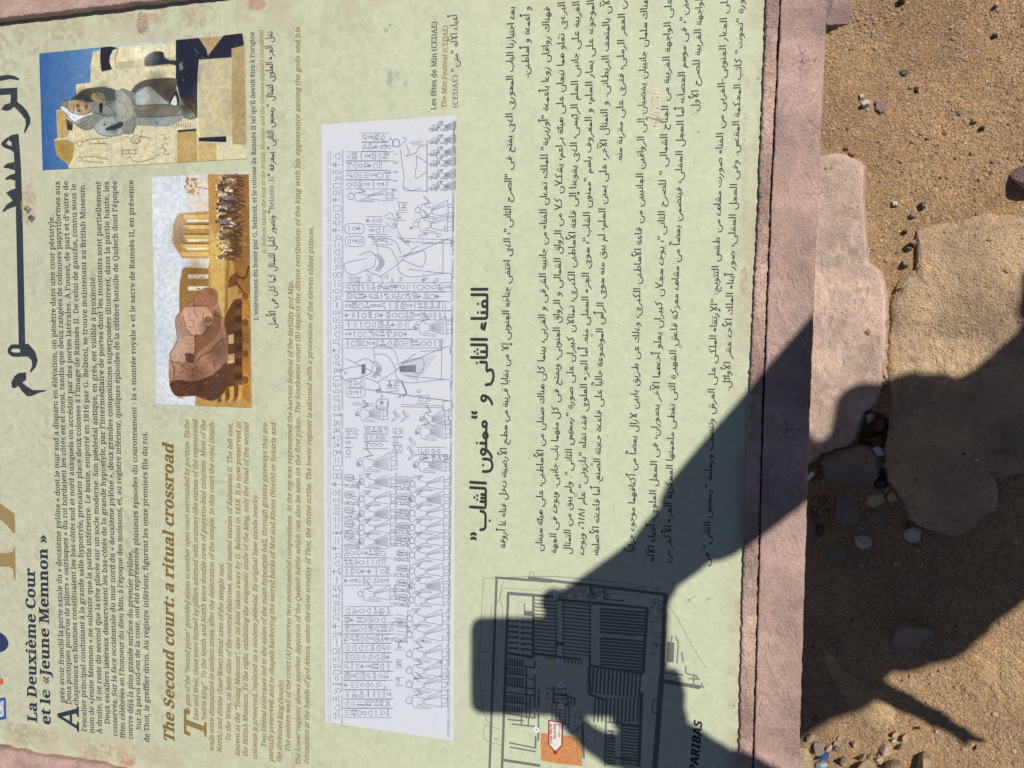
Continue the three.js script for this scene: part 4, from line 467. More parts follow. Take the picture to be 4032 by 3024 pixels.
  for (const [x, y, n] of [[1540, 880, 90], [1510, 830, 60], [1450, 1010, 60], [1620, 735, 40], [1660, 540, 40], [1640, 900, 20], [1360, 560, 10]]) for (let i = 0; i < n; i++) { g.globalAlpha = 0.35; disc(x + rr(-18, 18), y + rr(-40, 40), rr(0.6, 1.8), '#868a93'); } g.globalAlpha = 1;
}


// ------------------------------------------------------------------ the ground: one sheet, fine where it is seen
const sandMap = texture(paint(1024, (x, y) => {
  const big = fbm(x * 3, y * 3, 41, 4, 3), grain = vnoise(x * 340, y * 340, 2, 340, 340), grain2 = vnoise(x * 150, y * 150, 6, 150, 150), hue = fbm(x * 14, y * 14, 51, 3, 14), odd = hash(Math.floor(x * 300), Math.floor(y * 300), 11);
  let c = [mix(180, 192, hue), mix(146, 156, hue), mix(105, 115, hue)]; const k = 0.62 + 0.34 * big + 0.22 * (grain - 0.5) + 0.2 * (grain2 - 0.5) + 0.12;
  if (odd > 0.985) c = [226, 206, 180]; else if (odd < 0.02) c = [98, 78, 60]; else if (odd < 0.05) c = [190, 128, 66];
  return c.map((v) => 255 * clamp((v / 255) * k)); }), true, 2.5);
const sandBump = texture(paint(1024, (x, y) => { const v = 255 * clamp(0.5 + 0.55 * (vnoise(x * 190, y * 190, 2, 190, 190) - 0.5) + 0.4 * (vnoise(x * 80, y * 80, 8, 80, 80) - 0.5)); return [v, v, v]; }), false, 2.5);
M.sand = new THREE.MeshStandardMaterial({ vertexColors: true, map: sandMap, bumpMap: sandBump, bumpScale: 0.0022, roughness: 1 });
const pit = onGround(3430, 1700), pit2 = onGround(3462, 1880), pit3 = onGround(3200, 1850);
const groundY = (x, z) => {
  const far = Math.hypot(x, z + 0.15); let y = 0.007 * (fbm(x * 7 + 40, z * 7 + 9, 3, 3) - 0.5) + 0.004 * (fbm(x * 45 + 7, z * 45, 13, 3) - 0.5);
  for (const [p, r, d] of [[pit, 0.035, 0.03], [pit2, 0.018, 0.02], [pit3, 0.02, 0.012]]) y -= d * smooth(r, r * 0.4, Math.hypot(x - p.x, z - p.z));
  return far > 3 ? y + 0.25 * (fbm(x * 0.05 + 9, z * 0.05, 77, 3) - 0.5) * smooth(3, 40, far) : y;
};
{
  const axis = (a, b, st) => { const out = []; for (let v = a; v <= b + 1e-9; v += st) out.push(v); let w = 0.006; const lo = [], hi = []; for (let p = 0; p < 520; w *= 1.32) { p += w; lo.unshift(a - p); hi.push(b + p); } return [...lo, ...out, ...hi]; };
  const tone = []; const xs = axis(-0.82, 0.66, 0.003), zs = axis(-0.6, 0.26, 0.003), pos = [], tex = [], idx = [];
  for (const z of zs) for (const x of xs) { pos.push(x, groundY(x, z), z); tex.push(x, z); const q = 0.8 + 0.34 * fbm(x * 4.5 + 30, z * 4.5 + 12, 61, 4); tone.push(q, q * (0.985 + 0.03 * fbm(x * 3, z * 3, 67, 2)), q * (0.95 + 0.09 * fbm(x * 6, z * 6, 69, 2))); }
  const W = xs.length; for (let j = 0; j < zs.length - 1; j++) for (let i = 0; i < W - 1; i++) { const a = j * W + i; idx.push(a, a + W, a + 1, a + 1, a + W, a + W + 1); }
  const geo = new THREE.BufferGeometry(); geo.setAttribute('position', new THREE.Float32BufferAttribute(pos, 3)); geo.setAttribute('uv', new THREE.Float32BufferAttribute(tex, 2)); geo.setAttribute('color', new THREE.Float32BufferAttribute(tone, 3)); geo.setIndex(idx); geo.computeVertexNormals();
  tag(mesh('ground', geo, M.sand), 'sandy gravel ground beside the information board', null, null, 'structure');
}

// ------------------------------------------------------------------ the information board
const board = new THREE.Group(); board.name = 'information_board'; board.position.set(0, 0, B0.z - 0.33); scene.add(board);
tag(board, 'sloping weathered information board in a pinkish rendered frame, printed with French, English and Arabic text', 'information board');
const toBoard = boardMatrix.clone().premultiply(new THREE.Matrix4().makeTranslation(-board.position.x, -board.position.y, -board.position.z));
// the weathered print
const reliefScale = 2048;
const relief = (() => { const c = canvasOf(1024, 1024), q = c.getContext('2d'), im = q.createImageData(1024, 1024); for (let y = 0, i = 0; y < 1024; y++) for (let x = 0; x < 1024; x++, i += 4) { const X = x / 1024, Y = y / 1024; const v = 128 + 150 * (fbm(X * 90, Y * 90, 4, 3, 90) - 0.5) + 70 * (fbm(X * 16, Y * 16, 14, 3, 16) - 0.5) + 60 * (vnoise(X * 300, Y * 300, 24, 300, 300) - 0.5); im.data[i] = im.data[i + 1] = im.data[i + 2] = clamp(v, 0, 255); im.data[i + 3] = 255; } q.putImageData(im, 0, 0); const t = texture(c, false, 1); t.wrapS = t.wrapT = THREE.RepeatWrapping; t.channel = 1; t.repeat.set(5, 5); return t; })();
const paper = (() => {                               // the bare sheet: pale green, mould and dust heavier at its upper end and edges
  const w = 1380, h = 1600, c = canvasOf(w, h), q = c.getContext('2d'), im = q.createImageData(w, h);
  for (let y = 0, i = 0; y < h; y++) for (let x = 0; x < w; x++, i += 4) {
    const u = U0 + x / 2000, v = VT - y / 2000, up = smooth(0.1, 0.62, v), edge = Math.max(smooth(0.045, 0, u + 0.362), smooth(0.05, 0, 0.307 - u), smooth(0.02, 0, v - 0.008) * 0.5);
    const blot = fbm(u * 22 + 40, v * 22 + 9, 5, 4), fine = fbm(u * 260, v * 260, 15, 2), vein = Math.abs(fbm(u * 70, v * 70, 25, 4) - 0.5), mould = smooth(0.52, 0.66, fbm(u * 190 + 3, v * 190, 35, 4)) * smooth(0.4, 0.65, fbm(u * 24, v * 24, 45, 3));
    let r = 198, gg = 203.5, b = 173; r = mix(r, 190, up * 0.8); gg = mix(gg, 190.5, up * 0.85); b = mix(b, 163, up * 0.75);
    const k = 1 + 0.022 * (blot - 0.5) + 0.07 * (fine - 0.5) - 0.09 * (0.25 + 0.75 * up) * smooth(0.022, 0, vein) * smooth(0.45, 0.6, fbm(u * 30 + 60, v * 30, 75, 3)); r *= k; gg *= k; b *= k;
    const m = mould * (0.06 + 0.3 * up + 0.6 * edge) * 0.4; r = mix(r, 128, m); gg = mix(gg, 118, m); b = mix(b, 96, m);
    const dust = edge * smooth(0.42, 0.62, fbm(u * 75 + 8, v * 75, 55, 5)) * 0.4; r = mix(r, 178, dust); gg = mix(gg, 162, dust); b = mix(b, 138, dust);
    if (v < 0.03) { const d2 = smooth(0.03, 0.006, v) * smooth(0.5, 0.62, fbm(u * 30, v * 30, 65, 3) + 0.1 * smooth(0.04, 0.12, Math.abs(u - 0.03) < 0.12 ? 0.1 : 0)) * 0.5; r = mix(r, 178, d2 * 0.7); gg = mix(gg, 158, d2 * 0.7); b = mix(b, 134, d2 * 0.7); }
    im.data[i] = clamp(r, 0, 255); im.data[i + 1] = clamp(gg, 0, 255); im.data[i + 2] = clamp(b, 0, 255); im.data[i + 3] = 255;
  }
  q.putImageData(im, 0, 0); return c;
})();
function smear(x, y, sx, sy, n, colors, a, r) { for (let i = 0; i < n; i++) { const t = rr(0, 6.28), d = Math.sqrt(rnd()); g.globalAlpha = rr(0.3, 1) * a; disc(x + Math.cos(t) * d * sx, y + Math.sin(t) * d * sy, rr(0.3, 1) * r, colors[Math.floor(rnd() * colors.length)], null, 1, rr(0.3, 1) * r); } g.globalAlpha = 1; }
function wear() {
  smear(2580, 430, 16, 75, 240, ['#cbbf9c', '#b9a67c', '#a9aa90', '#d8d3b4', '#8f9079'], 0.8, 5); smear(2550, 440, 45, 90, 260, ['#c4c6a6', '#a7aa8e', '#d5d8ba'], 0.4, 5);
  for (let i = 0; i < 12; i++) curve([[2570, 350 + i * 14], [2590, 352 + i * 14 + rr(-4, 4)], [2596 + rr(0, 8), 350 + i * 14]], '#e0dcc2', 3); curve([[2555, 458], [2585, 470], [2600, 474]], '#97977f', 12); curve([[2552, 455], [2580, 462]], '#d8d6ba', 6);
  smear(1535, 310, 8, 26, 24, ['#97a39a', '#a4aea2'], 0.4, 12); smear(1595, 330, 8, 12, 12, ['#a1aba0'], 0.4, 9); smear(1562, 290, 10, 14, 12, ['#9aa59a'], 0.4, 9);
  smear(165, 2690, 30, 50, 130, ['#c6c3a4', '#b5a988', '#a39a80', '#d0ceb0'], 0.4, 5); smear(1620, 590, 14, 14, 20, ['#8d8f8a'], 0.3, 5);
  smear(560, 92, 22, 44, 300, ['#97806f', '#8a7261', '#a8937f'], 0.5, 5); smear(590, 70, 40, 16, 90, ['#b1927c', '#c2a78f'], 0.5, 7); smear(1010, 18, 36, 22, 200, ['#b39482', '#a68774', '#c0a690'], 0.5, 8); smear(480, 70, 60, 18, 50, ['#b09f84'], 0.4, 7); smear(200, 110, 120, 16, 120, ['#a29a7e', '#b9af92'], 0.35, 6);
  smear(430, 2960, 120, 30, 260, ['#b8a889', '#c9b595', '#a08c70', '#d3c3a4'], 0.4, 9); smear(120, 2900, 110, 30, 200, ['#b8a889', '#a3977a'], 0.35, 8); smear(500, 3000, 30, 12, 50, ['#c39a80', '#b38a72'], 0.6, 10); smear(2932, 700, 10, 260, 200, ['#bba68f', '#c6b99e', '#ab9882'], 0.35, 7); smear(2930, 1110, 14, 60, 120, ['#b09484', '#bba28c'], 0.4, 7); smear(110, 800, 30, 90, 150, ['#b7a48a', '#aa9478'], 0.35, 9);
  for (const [x, y] of [[2240, 1700], [2268, 1950], [2330, 1830], [1520, 120], [2330, 1320], [2660, 1210], [2680, 1365], [2200, 150], [2590, 2320], [2790, 2360], [2890, 2780], [2750, 520], [1535, 100], [2985, 310]]) disc(x, y, rr(3, 6), null, '#979a80', 4);
  for (let i = 0; i < 420; i++) { const x = rr(0, 2900), y = rr(20, 3000); g.globalAlpha = rr(0.25, 0.8); disc(x, y, rr(0.6, 2.6), rnd() < 0.7 ? '#5c584a' : '#dfdfc6', null, 1, rr(0.6, 2.6)); } g.globalAlpha = 1;
  for (let i = 0; i < 90; i++) { const x = rr(1900, 2900), y = rr(0, 2300); g.globalAlpha = rr(0.15, 0.4); curve([[x, y], [x + rr(-12, 12), y + rr(5, 26)], [x + rr(-16, 16), y + rr(20, 50)]], rnd() < 0.5 ? '#9b9d84' : '#e0e2ca', rr(1.5, 4)); } g.globalAlpha = 1;
  for (let i = 0; i < 260; i++) { const x = rr(0, 640), y = rr(100, 2950); g.globalAlpha = rr(0.2, 0.55); curve([[x, y], [x + rr(-7, 7), y + rr(-12, 12)], [x + rr(-10, 10), y + rr(-20, 20)]], rnd() < 0.6 ? '#8d8467' : '#d5d4b6', rr(1.5, 4)); } g.globalAlpha = 1;
  for (let i = 0; i < 170; i++) { const x = rr(20, 145), y = rr(300, 1560); g.globalAlpha = rr(0.2, 0.6); curve([[x, y], [x + rr(-6, 6), y + rr(-10, 10)]], '#aeb2a0', rr(1, 3)); } g.globalAlpha = 1;
}
{
  const W = (U1 - U0) * PPM / 2, H = (VT - VB) * PPM / 2, parts = [], mats = [];
  for (let j = 0; j < 2; j++) for (let i = 0; i < 2; i++) {
    const c = canvasOf(W, H); g = c.getContext('2d'); g.drawImage(paper, i * 690, j * 800, 690, 800, 0, 0, W, H); g.translate(-i * W, -j * H);
    seed = 1234; printWords(); printMap(); wear();
    const a = U0 + (i * W) / PPM, b = a + W / PPM, t = VT - (j * H) / PPM, e = t - H / PPM, pg = new THREE.PlaneGeometry(b - a, t - e, 30, 30);
    pg.rotateX(-Math.PI / 2); pg.translate((a + b) / 2, 0, -(t + e) / 2);
    const P = pg.attributes.position, w1 = []; for (let k = 0; k < P.count; k++) w1.push((P.getX(k) - U0) / 0.8, (-P.getZ(k)) / 0.8); pg.setAttribute('uv1', new THREE.Float32BufferAttribute(w1, 2));
    parts.push(pg); const tx = texture(c, true); mats.push(new THREE.MeshPhysicalMaterial({ map: tx, bumpMap: relief, bumpScale: 0.0004, roughness: 0.62, specularIntensity: 0.5 }));
  }
  const geo = mergeGeometries(parts, true); geo.applyMatrix4(toBoard); mesh('printed_panel', geo, mats, board);
}
function picture(name, label, u0, u1, v0, v1, scale, print, soft) {
  fromU = u0; fromV = v1; ppm = scale; const w = Math.round((u1 - u0) * scale), h = Math.round((v1 - v0) * scale), c = canvasOf(w, h); g = c.getContext('2d'); seed = 99; print(w, h);
  if (soft) {                                        // a photographic print: soft edges, fine tone noise
    const k = canvasOf(w, h), q = k.getContext('2d'); q.drawImage(c, 0, 0); g.save(); g.filter = 'blur(' + soft + 'px)'; g.drawImage(k, 0, 0); g.restore(); g.globalAlpha = 0.35; g.drawImage(k, 0, 0); g.globalAlpha = 1;
    const im = g.getImageData(0, 0, w, h), D = im.data; for (let y = 0, i = 0; y < h; y++) for (let x = 0; x < w; x++, i += 4) { const n = 1 + 0.2 * (fbm(x / 22, y / 22, 8, 4) - 0.5) + 0.16 * (vnoise(x / 4, y / 4, 19) - 0.5), e = 8 * (vnoise(x / 60, y / 60, 29) - 0.5); D[i] = clamp(D[i] * n + e, 0, 255); D[i + 1] = clamp(D[i + 1] * n + e * 0.5, 0, 255); D[i + 2] = clamp(D[i + 2] * n - e, 0, 255); } g.putImageData(im, 0, 0);
  }
  // dust and rubbing over the print
  for (let i = 0; i < 500; i++) { g.globalAlpha = rr(0.05, 0.28); g.strokeStyle = rnd() < 0.6 ? '#d9d8c8' : '#6b6658'; g.lineWidth = rr(0.6, 2); const x = rnd() * w, y = rnd() * h; g.beginPath(); g.moveTo(x, y); g.lineTo(x + rr(-9, 9), y + rr(-6, 6)); g.stroke(); } g.globalAlpha = 1;
  const pg = new THREE.PlaneGeometry(u1 - u0, v1 - v0, 8, 8); pg.rotateX(-Math.PI / 2); pg.translate((u0 + u1) / 2, 0.0005, -(v0 + v1) / 2);
  const P = pg.attributes.position, w1 = []; for (let k = 0; k < P.count; k++) w1.push((P.getX(k) - U0) / 0.8, -P.getZ(k) / 0.8); pg.setAttribute('uv1', new THREE.Float32BufferAttribute(w1, 2)); pg.applyMatrix4(toBoard);
  const m = mesh(name, pg, new THREE.MeshPhysicalMaterial({ map: texture(c, true), bumpMap: relief, bumpScale: 0.00014, roughness: 0.62, specularIntensity: 0.5 }), board); m.userData.label = label; fromU = U0; fromV = VT; ppm = PPM;
}
picture('printed_photograph', 'printed photograph of a seated stone statue under blue sky', 0.1765, 0.278, 0.411, 0.6174, 7000, printStatue, 2.2);
picture('printed_painting', 'printed painting of people hauling a stone bust', -0.03, 0.1654, 0.409, 0.5032, 8000, printPainting, 2);
picture('printed_drawing', 'white strip of line drawing of a carved wall', -0.2936, 0.2002, 0.2285, 0.3422, 4100, printStrip);

// frame: bars with rough arrises. inner/outer: distance across as a function of the place along
const lerpLine = (pts) => (s) => { if (s <= pts[0][0]) return pts[0][1]; for (let i = 1; i < pts.length; i++) if (s <= pts[i][0]) return mix(pts[i - 1][1], pts[i][1], (s - pts[i - 1][0]) / (pts[i][0] - pts[i - 1][0])); return pts[pts.length - 1][1]; };
function barGeometry(s0, s1, inner, outer, h, deep, along, o = {}) {
  const n = o.n ?? 360, prof = [], R = o.round ?? 0.0018, cols = 12, pos = [], tex = [], idx = [], z = o.seed ?? 0;
  const across = []; across.push([0, -deep], [0, h - R], [0.3, h - R * 0.35], [1, h]); const K = across.length;
  for (let i = 0; i <= n; i++) {
    const s = mix(s0, s1, i / n), a = inner(s) + (o.rough ?? 0.0006) * 2 * (fbm(s * (o.fq ?? 90), z, 3, 4) - 0.5) * 2 + (o.wave ?? 0) * (fbm(s * 14, z, 8, 2) - 0.5), b = outer(s) + (o.roughOut ?? o.rough ?? 0.0006) * 2 * (fbm(s * (o.fq ?? 140), z + 9, 4, 4) - 0.5) * 2, sg = Math.sign(b - a), row = [];
    row.push([a, -deep], [a, h - R], [a + sg * R * 0.3, h - R * 0.3], [a + sg * R, h]);
    for (let c = 1; c < cols; c++) { const t = c / cols; row.push([mix(a + sg * R, b - sg * R, t), h + (o.bumpy ?? 0.0005) * (fbm(s * 60, t * 3 + z, 6, 3) - 0.5) * 2]); }
    row.push([b - sg * R, h], [b - sg * R * 0.3, h - R * 0.3], [b, h - R], [b, -deep]);
    let d = 0; row.forEach((r, k) => { if (k) d += Math.hypot(r[0] - row[k - 1][0], r[1] - row[k - 1][1]); const p = along === 'u' ? V3(s, r[1], -r[0]) : V3(r[0], r[1], -s); pos.push(p.x, p.y, p.z); tex.push(s * 4, d * 4 + z * 0.37); });
    prof.length = row.length;
  }
  const W = prof.length, inv = (outer(s0) > inner(s0)) === (along === 'u'); for (let i = 0; i < n; i++) for (let k = 0; k < W - 1; k++) { const a = i * W + k, q = [a, a + W, a + 1, a + 1, a + W, a + W + 1]; if (inv) q.reverse(); idx.push(...q); }
  // end caps
  for (const e of [0, n]) for (let k = 1; k < W - 2; k++) { const a = e * W; const q = [a, a + k, a + k + 1]; if ((e === 0) !== inv) q.reverse(); idx.push(...q); }
  const geo = new THREE.BufferGeometry(); geo.setAttribute('position', new THREE.Float32BufferAttribute(pos, 3)); geo.setAttribute('uv', new THREE.Float32BufferAttribute(tex, 2)); geo.setIndex(idx); geo.computeVertexNormals(); geo.applyMatrix4(toBoard); return geo;
}
const beadIn = lerpLine([[-0.2825, 0.0084], [-0.1358, 0.0093], [0.002, 0.0083], [0.1353, 0.0058], [0.2644, 0.0047]]), groove = lerpLine([[-0.281, -0.0015], [0.002, -0.0012], [0.131, -0.0022], [0.2635, -0.0046], [0.31, -0.0055]]), outerEdge = lerpLine([[-0.276, -0.0325], [0.003, -0.0318], [0.134, -0.0326], [0.2606, -0.0342]]);
mesh('mortar_bead', barGeometry(-0.3645, 0.3085, beadIn, (s) => groove(s) + 0.0006, 0.0052, 0.012, 'u', { rough: 0.00038, roughOut: 0.0003, round: 0.0013, bumpy: 0.0004, seed: 3, n: 1600, fq: 300 }), M.bead, board);
mesh('frame_rail', barGeometry(-0.43, 0.375, (s) => groove(s) - 0.0004, outerEdge, 0.0062, 0.06, 'u', { rough: 0.00022, roughOut: 0.0003, round: 0.0012, seed: 7, n: 900, fq: 170 }), M.frame, board);
const leftIn = lerpLine([[-0.004, -0.3635], [0.52, -0.3645], [0.5395, -0.3648], [0.5784, -0.363], [0.6323, -0.3654], [0.6878, -0.3624], [0.79, -0.363]]);
mesh('frame_rail', barGeometry(-0.0035, 0.79, leftIn, () => -0.43, 0.0075, 0.06, 'v', { rough: 0.0013, round: 0.004, seed: 11, n: 600 }), M.frame, board);
mesh('frame_rail', barGeometry(-0.005, 0.79, () => 0.3083, () => 0.375, 0.0085, 0.06, 'v', { rough: 0.0005, round: 0.0016, seed: 15, n: 600 }), M.frame, board);
mesh('frame_rail', barGeometry(-0.43, 0.375, () => 0.7895, () => 0.85, 0.0078, 0.06, 'u', { rough: 0.0006, seed: 19, n: 300 }), M.frame, board);
{ const b = new THREE.BoxGeometry(0.8, 0.05, 0.87); b.translate(-0.027, -0.0375, -0.41); b.applyMatrix4(toBoard); mesh('backing_slab', b, M.concrete, board); }
for (const u of [-0.24, 0.19]) { const p = V3(u, -0.062, -0.42).applyMatrix4(toBoard), L = new THREE.BoxGeometry(0.09, p.y + 0.03, 0.12, 1, 1, 1); L.translate(p.x, (p.y - 0.0) / 2 - 0.0, p.z); mesh('leg', L, M.concrete, board); }

// ------------------------------------------------------------------ rocks
const rockBump = texture(paint(1024, (x, y) => { const v = 255 * clamp(0.5 + 0.4 * (fbm(x * 22, y * 22, 4, 3, 22) - 0.5) + 0.45 * (fbm(x * 130, y * 130, 14, 2, 130) - 0.5) + 0.3 * (vnoise(x * 330, y * 330, 3, 330, 330) - 0.5)); return [v, v, v]; }), false, 3);
const rockMat = (a, b, c, bump = 0.003) => { const m = new THREE.MeshStandardMaterial({ map: renderMap('rock', a, b, c), bumpMap: rockBump, bumpScale: bump, roughness: 0.96 }); m.map.repeat.set(3, 3); return m; };
const R = {
  bed: rockMat([0.83, 0.7, 0.53], [0.78, 0.65, 0.48], [0.86, 0.75, 0.6], 0.004),
  pink: rockMat([0.85, 0.74, 0.665], [0.82, 0.71, 0.64], [0.86, 0.76, 0.69], 0.0014), tan: rockMat([0.82, 0.705, 0.56], [0.76, 0.65, 0.51], [0.66, 0.56, 0.46], 0.003), grey: rockMat([0.67, 0.6, 0.545], [0.6, 0.53, 0.47], [0.72, 0.655, 0.59]), white: rockMat([0.93, 0.86, 0.82], [0.88, 0.81, 0.76], [0.8, 0.72, 0.66], 0.002), cream: rockMat([0.86, 0.77, 0.64], [0.8, 0.7, 0.56], [0.74, 0.64, 0.5], 0.002),
  purple: rockMat([0.47, 0.4, 0.4], [0.42, 0.36, 0.37], [0.5, 0.43, 0.42], 0.001), dark: rockMat([0.26, 0.22, 0.2], [0.3, 0.25, 0.22], [0.2, 0.17, 0.16], 0.001), orange: rockMat([0.78, 0.58, 0.38], [0.72, 0.52, 0.34], [0.66, 0.46, 0.3], 0.001), brown: rockMat([0.5, 0.37, 0.27], [0.44, 0.32, 0.24], [0.55, 0.42, 0.31], 0.0015), slate: rockMat([0.3, 0.32, 0.35], [0.26, 0.28, 0.31], [0.34, 0.35, 0.38], 0.001), mauve: rockMat([0.66, 0.55, 0.54], [0.6, 0.5, 0.49], [0.7, 0.6, 0.58], 0.002),
};
const covered = []; { const q = R.tan.map.image.getContext('2d'); for (let i = 0; i < 90; i++) { const x = rnd() * 1024, y = rnd() * 1024, L = rr(30, 200); q.globalAlpha = rr(0.04, 0.16); q.strokeStyle = ['#d9b878', '#8f7358', '#e2c9a0', '#a58a72', '#7f6a5a'][i % 5]; q.lineWidth = rr(4, 26); q.lineCap = 'round'; q.beginPath(); q.moveTo(x, y); q.quadraticCurveTo(x + rr(-40, 40), y + L / 2, x + rr(-50, 50), y + L); q.stroke(); } for (let i = 0; i < 500; i++) { q.globalAlpha = rr(0.1, 0.5); q.fillStyle = rnd() < 0.5 ? '#5e4a3a' : '#e6d2b0'; q.fillRect(rnd() * 1024, rnd() * 1024, rr(1, 4), rr(1, 4)); } q.globalAlpha = 1; }                                  // outlines on the ground where no loose grit lies
function rockGeometry(out, h, o, cx, cz) {
  const n = o.n ?? 44, rings = o.rings ?? [0, 0.22, 0.42, 0.6, 0.74, 0.85, 0.93, 0.98, 1, 1.015], P = o.p ?? 5, z = o.z ?? Math.floor(rnd() * 999);
  const per = []; let L = 0; for (let i = 0; i < out.length; i++) { per.push(L); const a = out[i], b = out[(i + 1) % out.length]; L += Math.hypot(b[0] - a[0], b[1] - a[1]); }
  const edge = []; for (let k = 0; k < n; k++) { const d = (k / n) * L; let i = out.length - 1; while (per[i] > d) i--; const a = out[i], b = out[(i + 1) % out.length], t = (d - per[i]) / (Math.hypot(b[0] - a[0], b[1] - a[1]) || 1); edge.push([mix(a[0], b[0], t), mix(a[1], b[1], t)]); }
  const soft = edge.map((e, k) => { const a = edge[(k + n - 1) % n], b = edge[(k + 1) % n]; return [(a[0] + 6 * e[0] + b[0]) / 8, (a[1] + 6 * e[1] + b[1]) / 8]; });
  const size = Math.sqrt(L * L / 12), fq = o.fq ?? 3 / size, amp = o.amp ?? 0.035 * size, rag = o.rag ?? 0.02 * size;
  const facets = []; for (let i = 0; i < (o.facets ?? 0); i++) { const t = rr(0, 6.28), s = rr(0.3, 0.9) * h / size * 2; facets.push([Math.cos(t) * s, Math.sin(t) * s, rr(0.62, 0.85)]); }
  const pos = [], tex = [], idx = [];
  rings.forEach((r, j) => { for (let k = 0; k < n; k++) {
    const e = soft[k], ax = e[0] - cx, az = e[1] - cz, len = Math.hypot(ax, az) || 1, q = (vnoise(e[0] * fq * 5, e[1] * fq * 5, z) - 0.5 + 0.5 * (vnoise(e[0] * fq * 16, e[1] * fq * 16, z + 3) - 0.5) + 0.3 * (vnoise(e[0] * fq * 45, e[1] * fq * 45, z + 6) - 0.5)) * rag * Math.min(1, r * 1.5); let x = ax * r + (ax / len) * q, zz = az * r + (az / len) * q;
    let lay = 0; const nz = (fbm((cx + x) * fq + 50, (cz + zz) * fq + 50, z, 4) - 0.5) * 2 * amp;
    if (o.layers) { const b = fbm(e[0] * 0 + (cx + x) * 9 + 3, (cz + zz) * 14 + 8, z + 5, 4); lay = -o.layers * (smooth(0.48, 0.56, b) + smooth(0.58, 0.64, b)) ; } if (o.chip) lay -= 0.0012 * o.chip * smooth(0.6, 0.72, fbm((cx + x) * 60, (cz + zz) * 60, z + 9, 3)) + 0.0016 * o.chip * (fbm((cx + x) * 130, (cz + zz) * 130, z + 4, 3) - 0.5);
    let y = r > 1.001 ? -0.012 : h * Math.pow(Math.max(0, 1 - Math.pow(Math.min(1, r), P)), o.q ?? 0.55) + (nz + lay) * (1 - Math.pow(r, 9)); for (const f of facets) y = Math.min(y, h * f[2] + f[0] * x + f[1] * zz + nz * 0.3); if (o.tilt) y += (o.tilt[0] * x + o.tilt[1] * zz) * (r > 1.001 ? 0 : 1);
    if (r === 1) y = Math.max(-0.002, Math.min(y, h * 0.12)); pos.push(x, y, zz); tex.push(cx + x + z * 0.013, cz + zz + y);
  } });
  const J = rings.length; for (let j = 0; j < J - 1; j++) for (let k = 0; k < n; k++) { const a = j * n + k, b = j * n + ((k + 1) % n), c = a + n, d = b + n; if (j) idx.push(a, b, c); idx.push(b, d, c); }
  const geo = new THREE.BufferGeometry(); geo.setAttribute('position', new THREE.Float32BufferAttribute(pos, 3)); geo.setAttribute('uv', new THREE.Float32BufferAttribute(tex, 2)); geo.setIndex(idx); geo.computeVertexNormals();
  const N = geo.attributes.normal; if (N.getY(3 * n) < 0) { idx.reverse(); geo.setIndex(idx); geo.computeVertexNormals(); } return geo;
}
function boxUV(geo) {                                // each face takes its texture from the side it looks to
  const q = geo.index ? geo.toNonIndexed() : geo, P = q.attributes.position, T = q.attributes.uv, a = V3(0, 0, 0), b = V3(0, 0, 0), c = V3(0, 0, 0), n = V3(0, 0, 0);
  for (let i = 0; i < P.count; i += 3) { a.fromBufferAttribute(P, i); b.fromBufferAttribute(P, i + 1); c.fromBufferAttribute(P, i + 2); n.crossVectors(b.clone().sub(a), c.clone().sub(a)); const x = Math.abs(n.x), y = Math.abs(n.y) * 1.3, z = Math.abs(n.z); [a, b, c].forEach((p, k) => T.setXY(i + k, (y > x && y > z ? p.x : x > z ? p.z : p.x) + P.count * 0.0137, y > x && y > z ? p.z : p.y)); }
  return q;
}
const tops = new Map(), cell = (x, z) => Math.round(x / 0.003) * 100003 + Math.round(z / 0.003);
const topAt = (x, z) => { let s = 0, n = 0; for (let i = -1; i <= 1; i++) for (let j = -1; j <= 1; j++) { const t = tops.get(cell(x + i * 0.003, z + j * 0.003)); if (t) { s += t[0]; n += t[1]; } } return n ? s / n : null; };
function rock(name, label, category, pts, h, material, o = {}) {
  const out = pts.map((p) => { const w = onGround(p[0], p[1], h * (o.seen ?? 0.45)); return [w.x, w.z]; }); let cx = 0, cz = 0; for (const p of out) { cx += p[0] / out.length; cz += p[1] / out.length; }
  if (o.centre) { const w = onGround(...o.centre); cx = w.x; cz = w.z; }
  let geo = rockGeometry(out, h, o, cx, cz); if (o.facets) geo = toCreasedNormals(geo, 0.42); geo = boxUV(geo); const m = mesh(name, geo, material); m.position.set(cx, o.lift ?? (h > 0.0135 ? -0.1 : -0.05) * h, cz); out.top = h; if (h > 0.003) covered.push(out); { const P = geo.attributes.position; for (let i = 0; i < P.count; i++) { const y = P.getY(i) + m.position.y; if (y < -0.004) continue; const k = cell(P.getX(i) + cx, P.getZ(i) + cz), t = tops.get(k) ?? [0, 0]; t[0] += y; t[1]++; tops.set(k, t); } } return tag(m, label, category, o.group);
}
const slabRings = []; for (let i = 0; i < 60; i++) slabRings.push(0.96 * (i / 60)); slabRings.push(0.965, 0.975, 0.984, 0.991, 0.996, 1, 1.006);
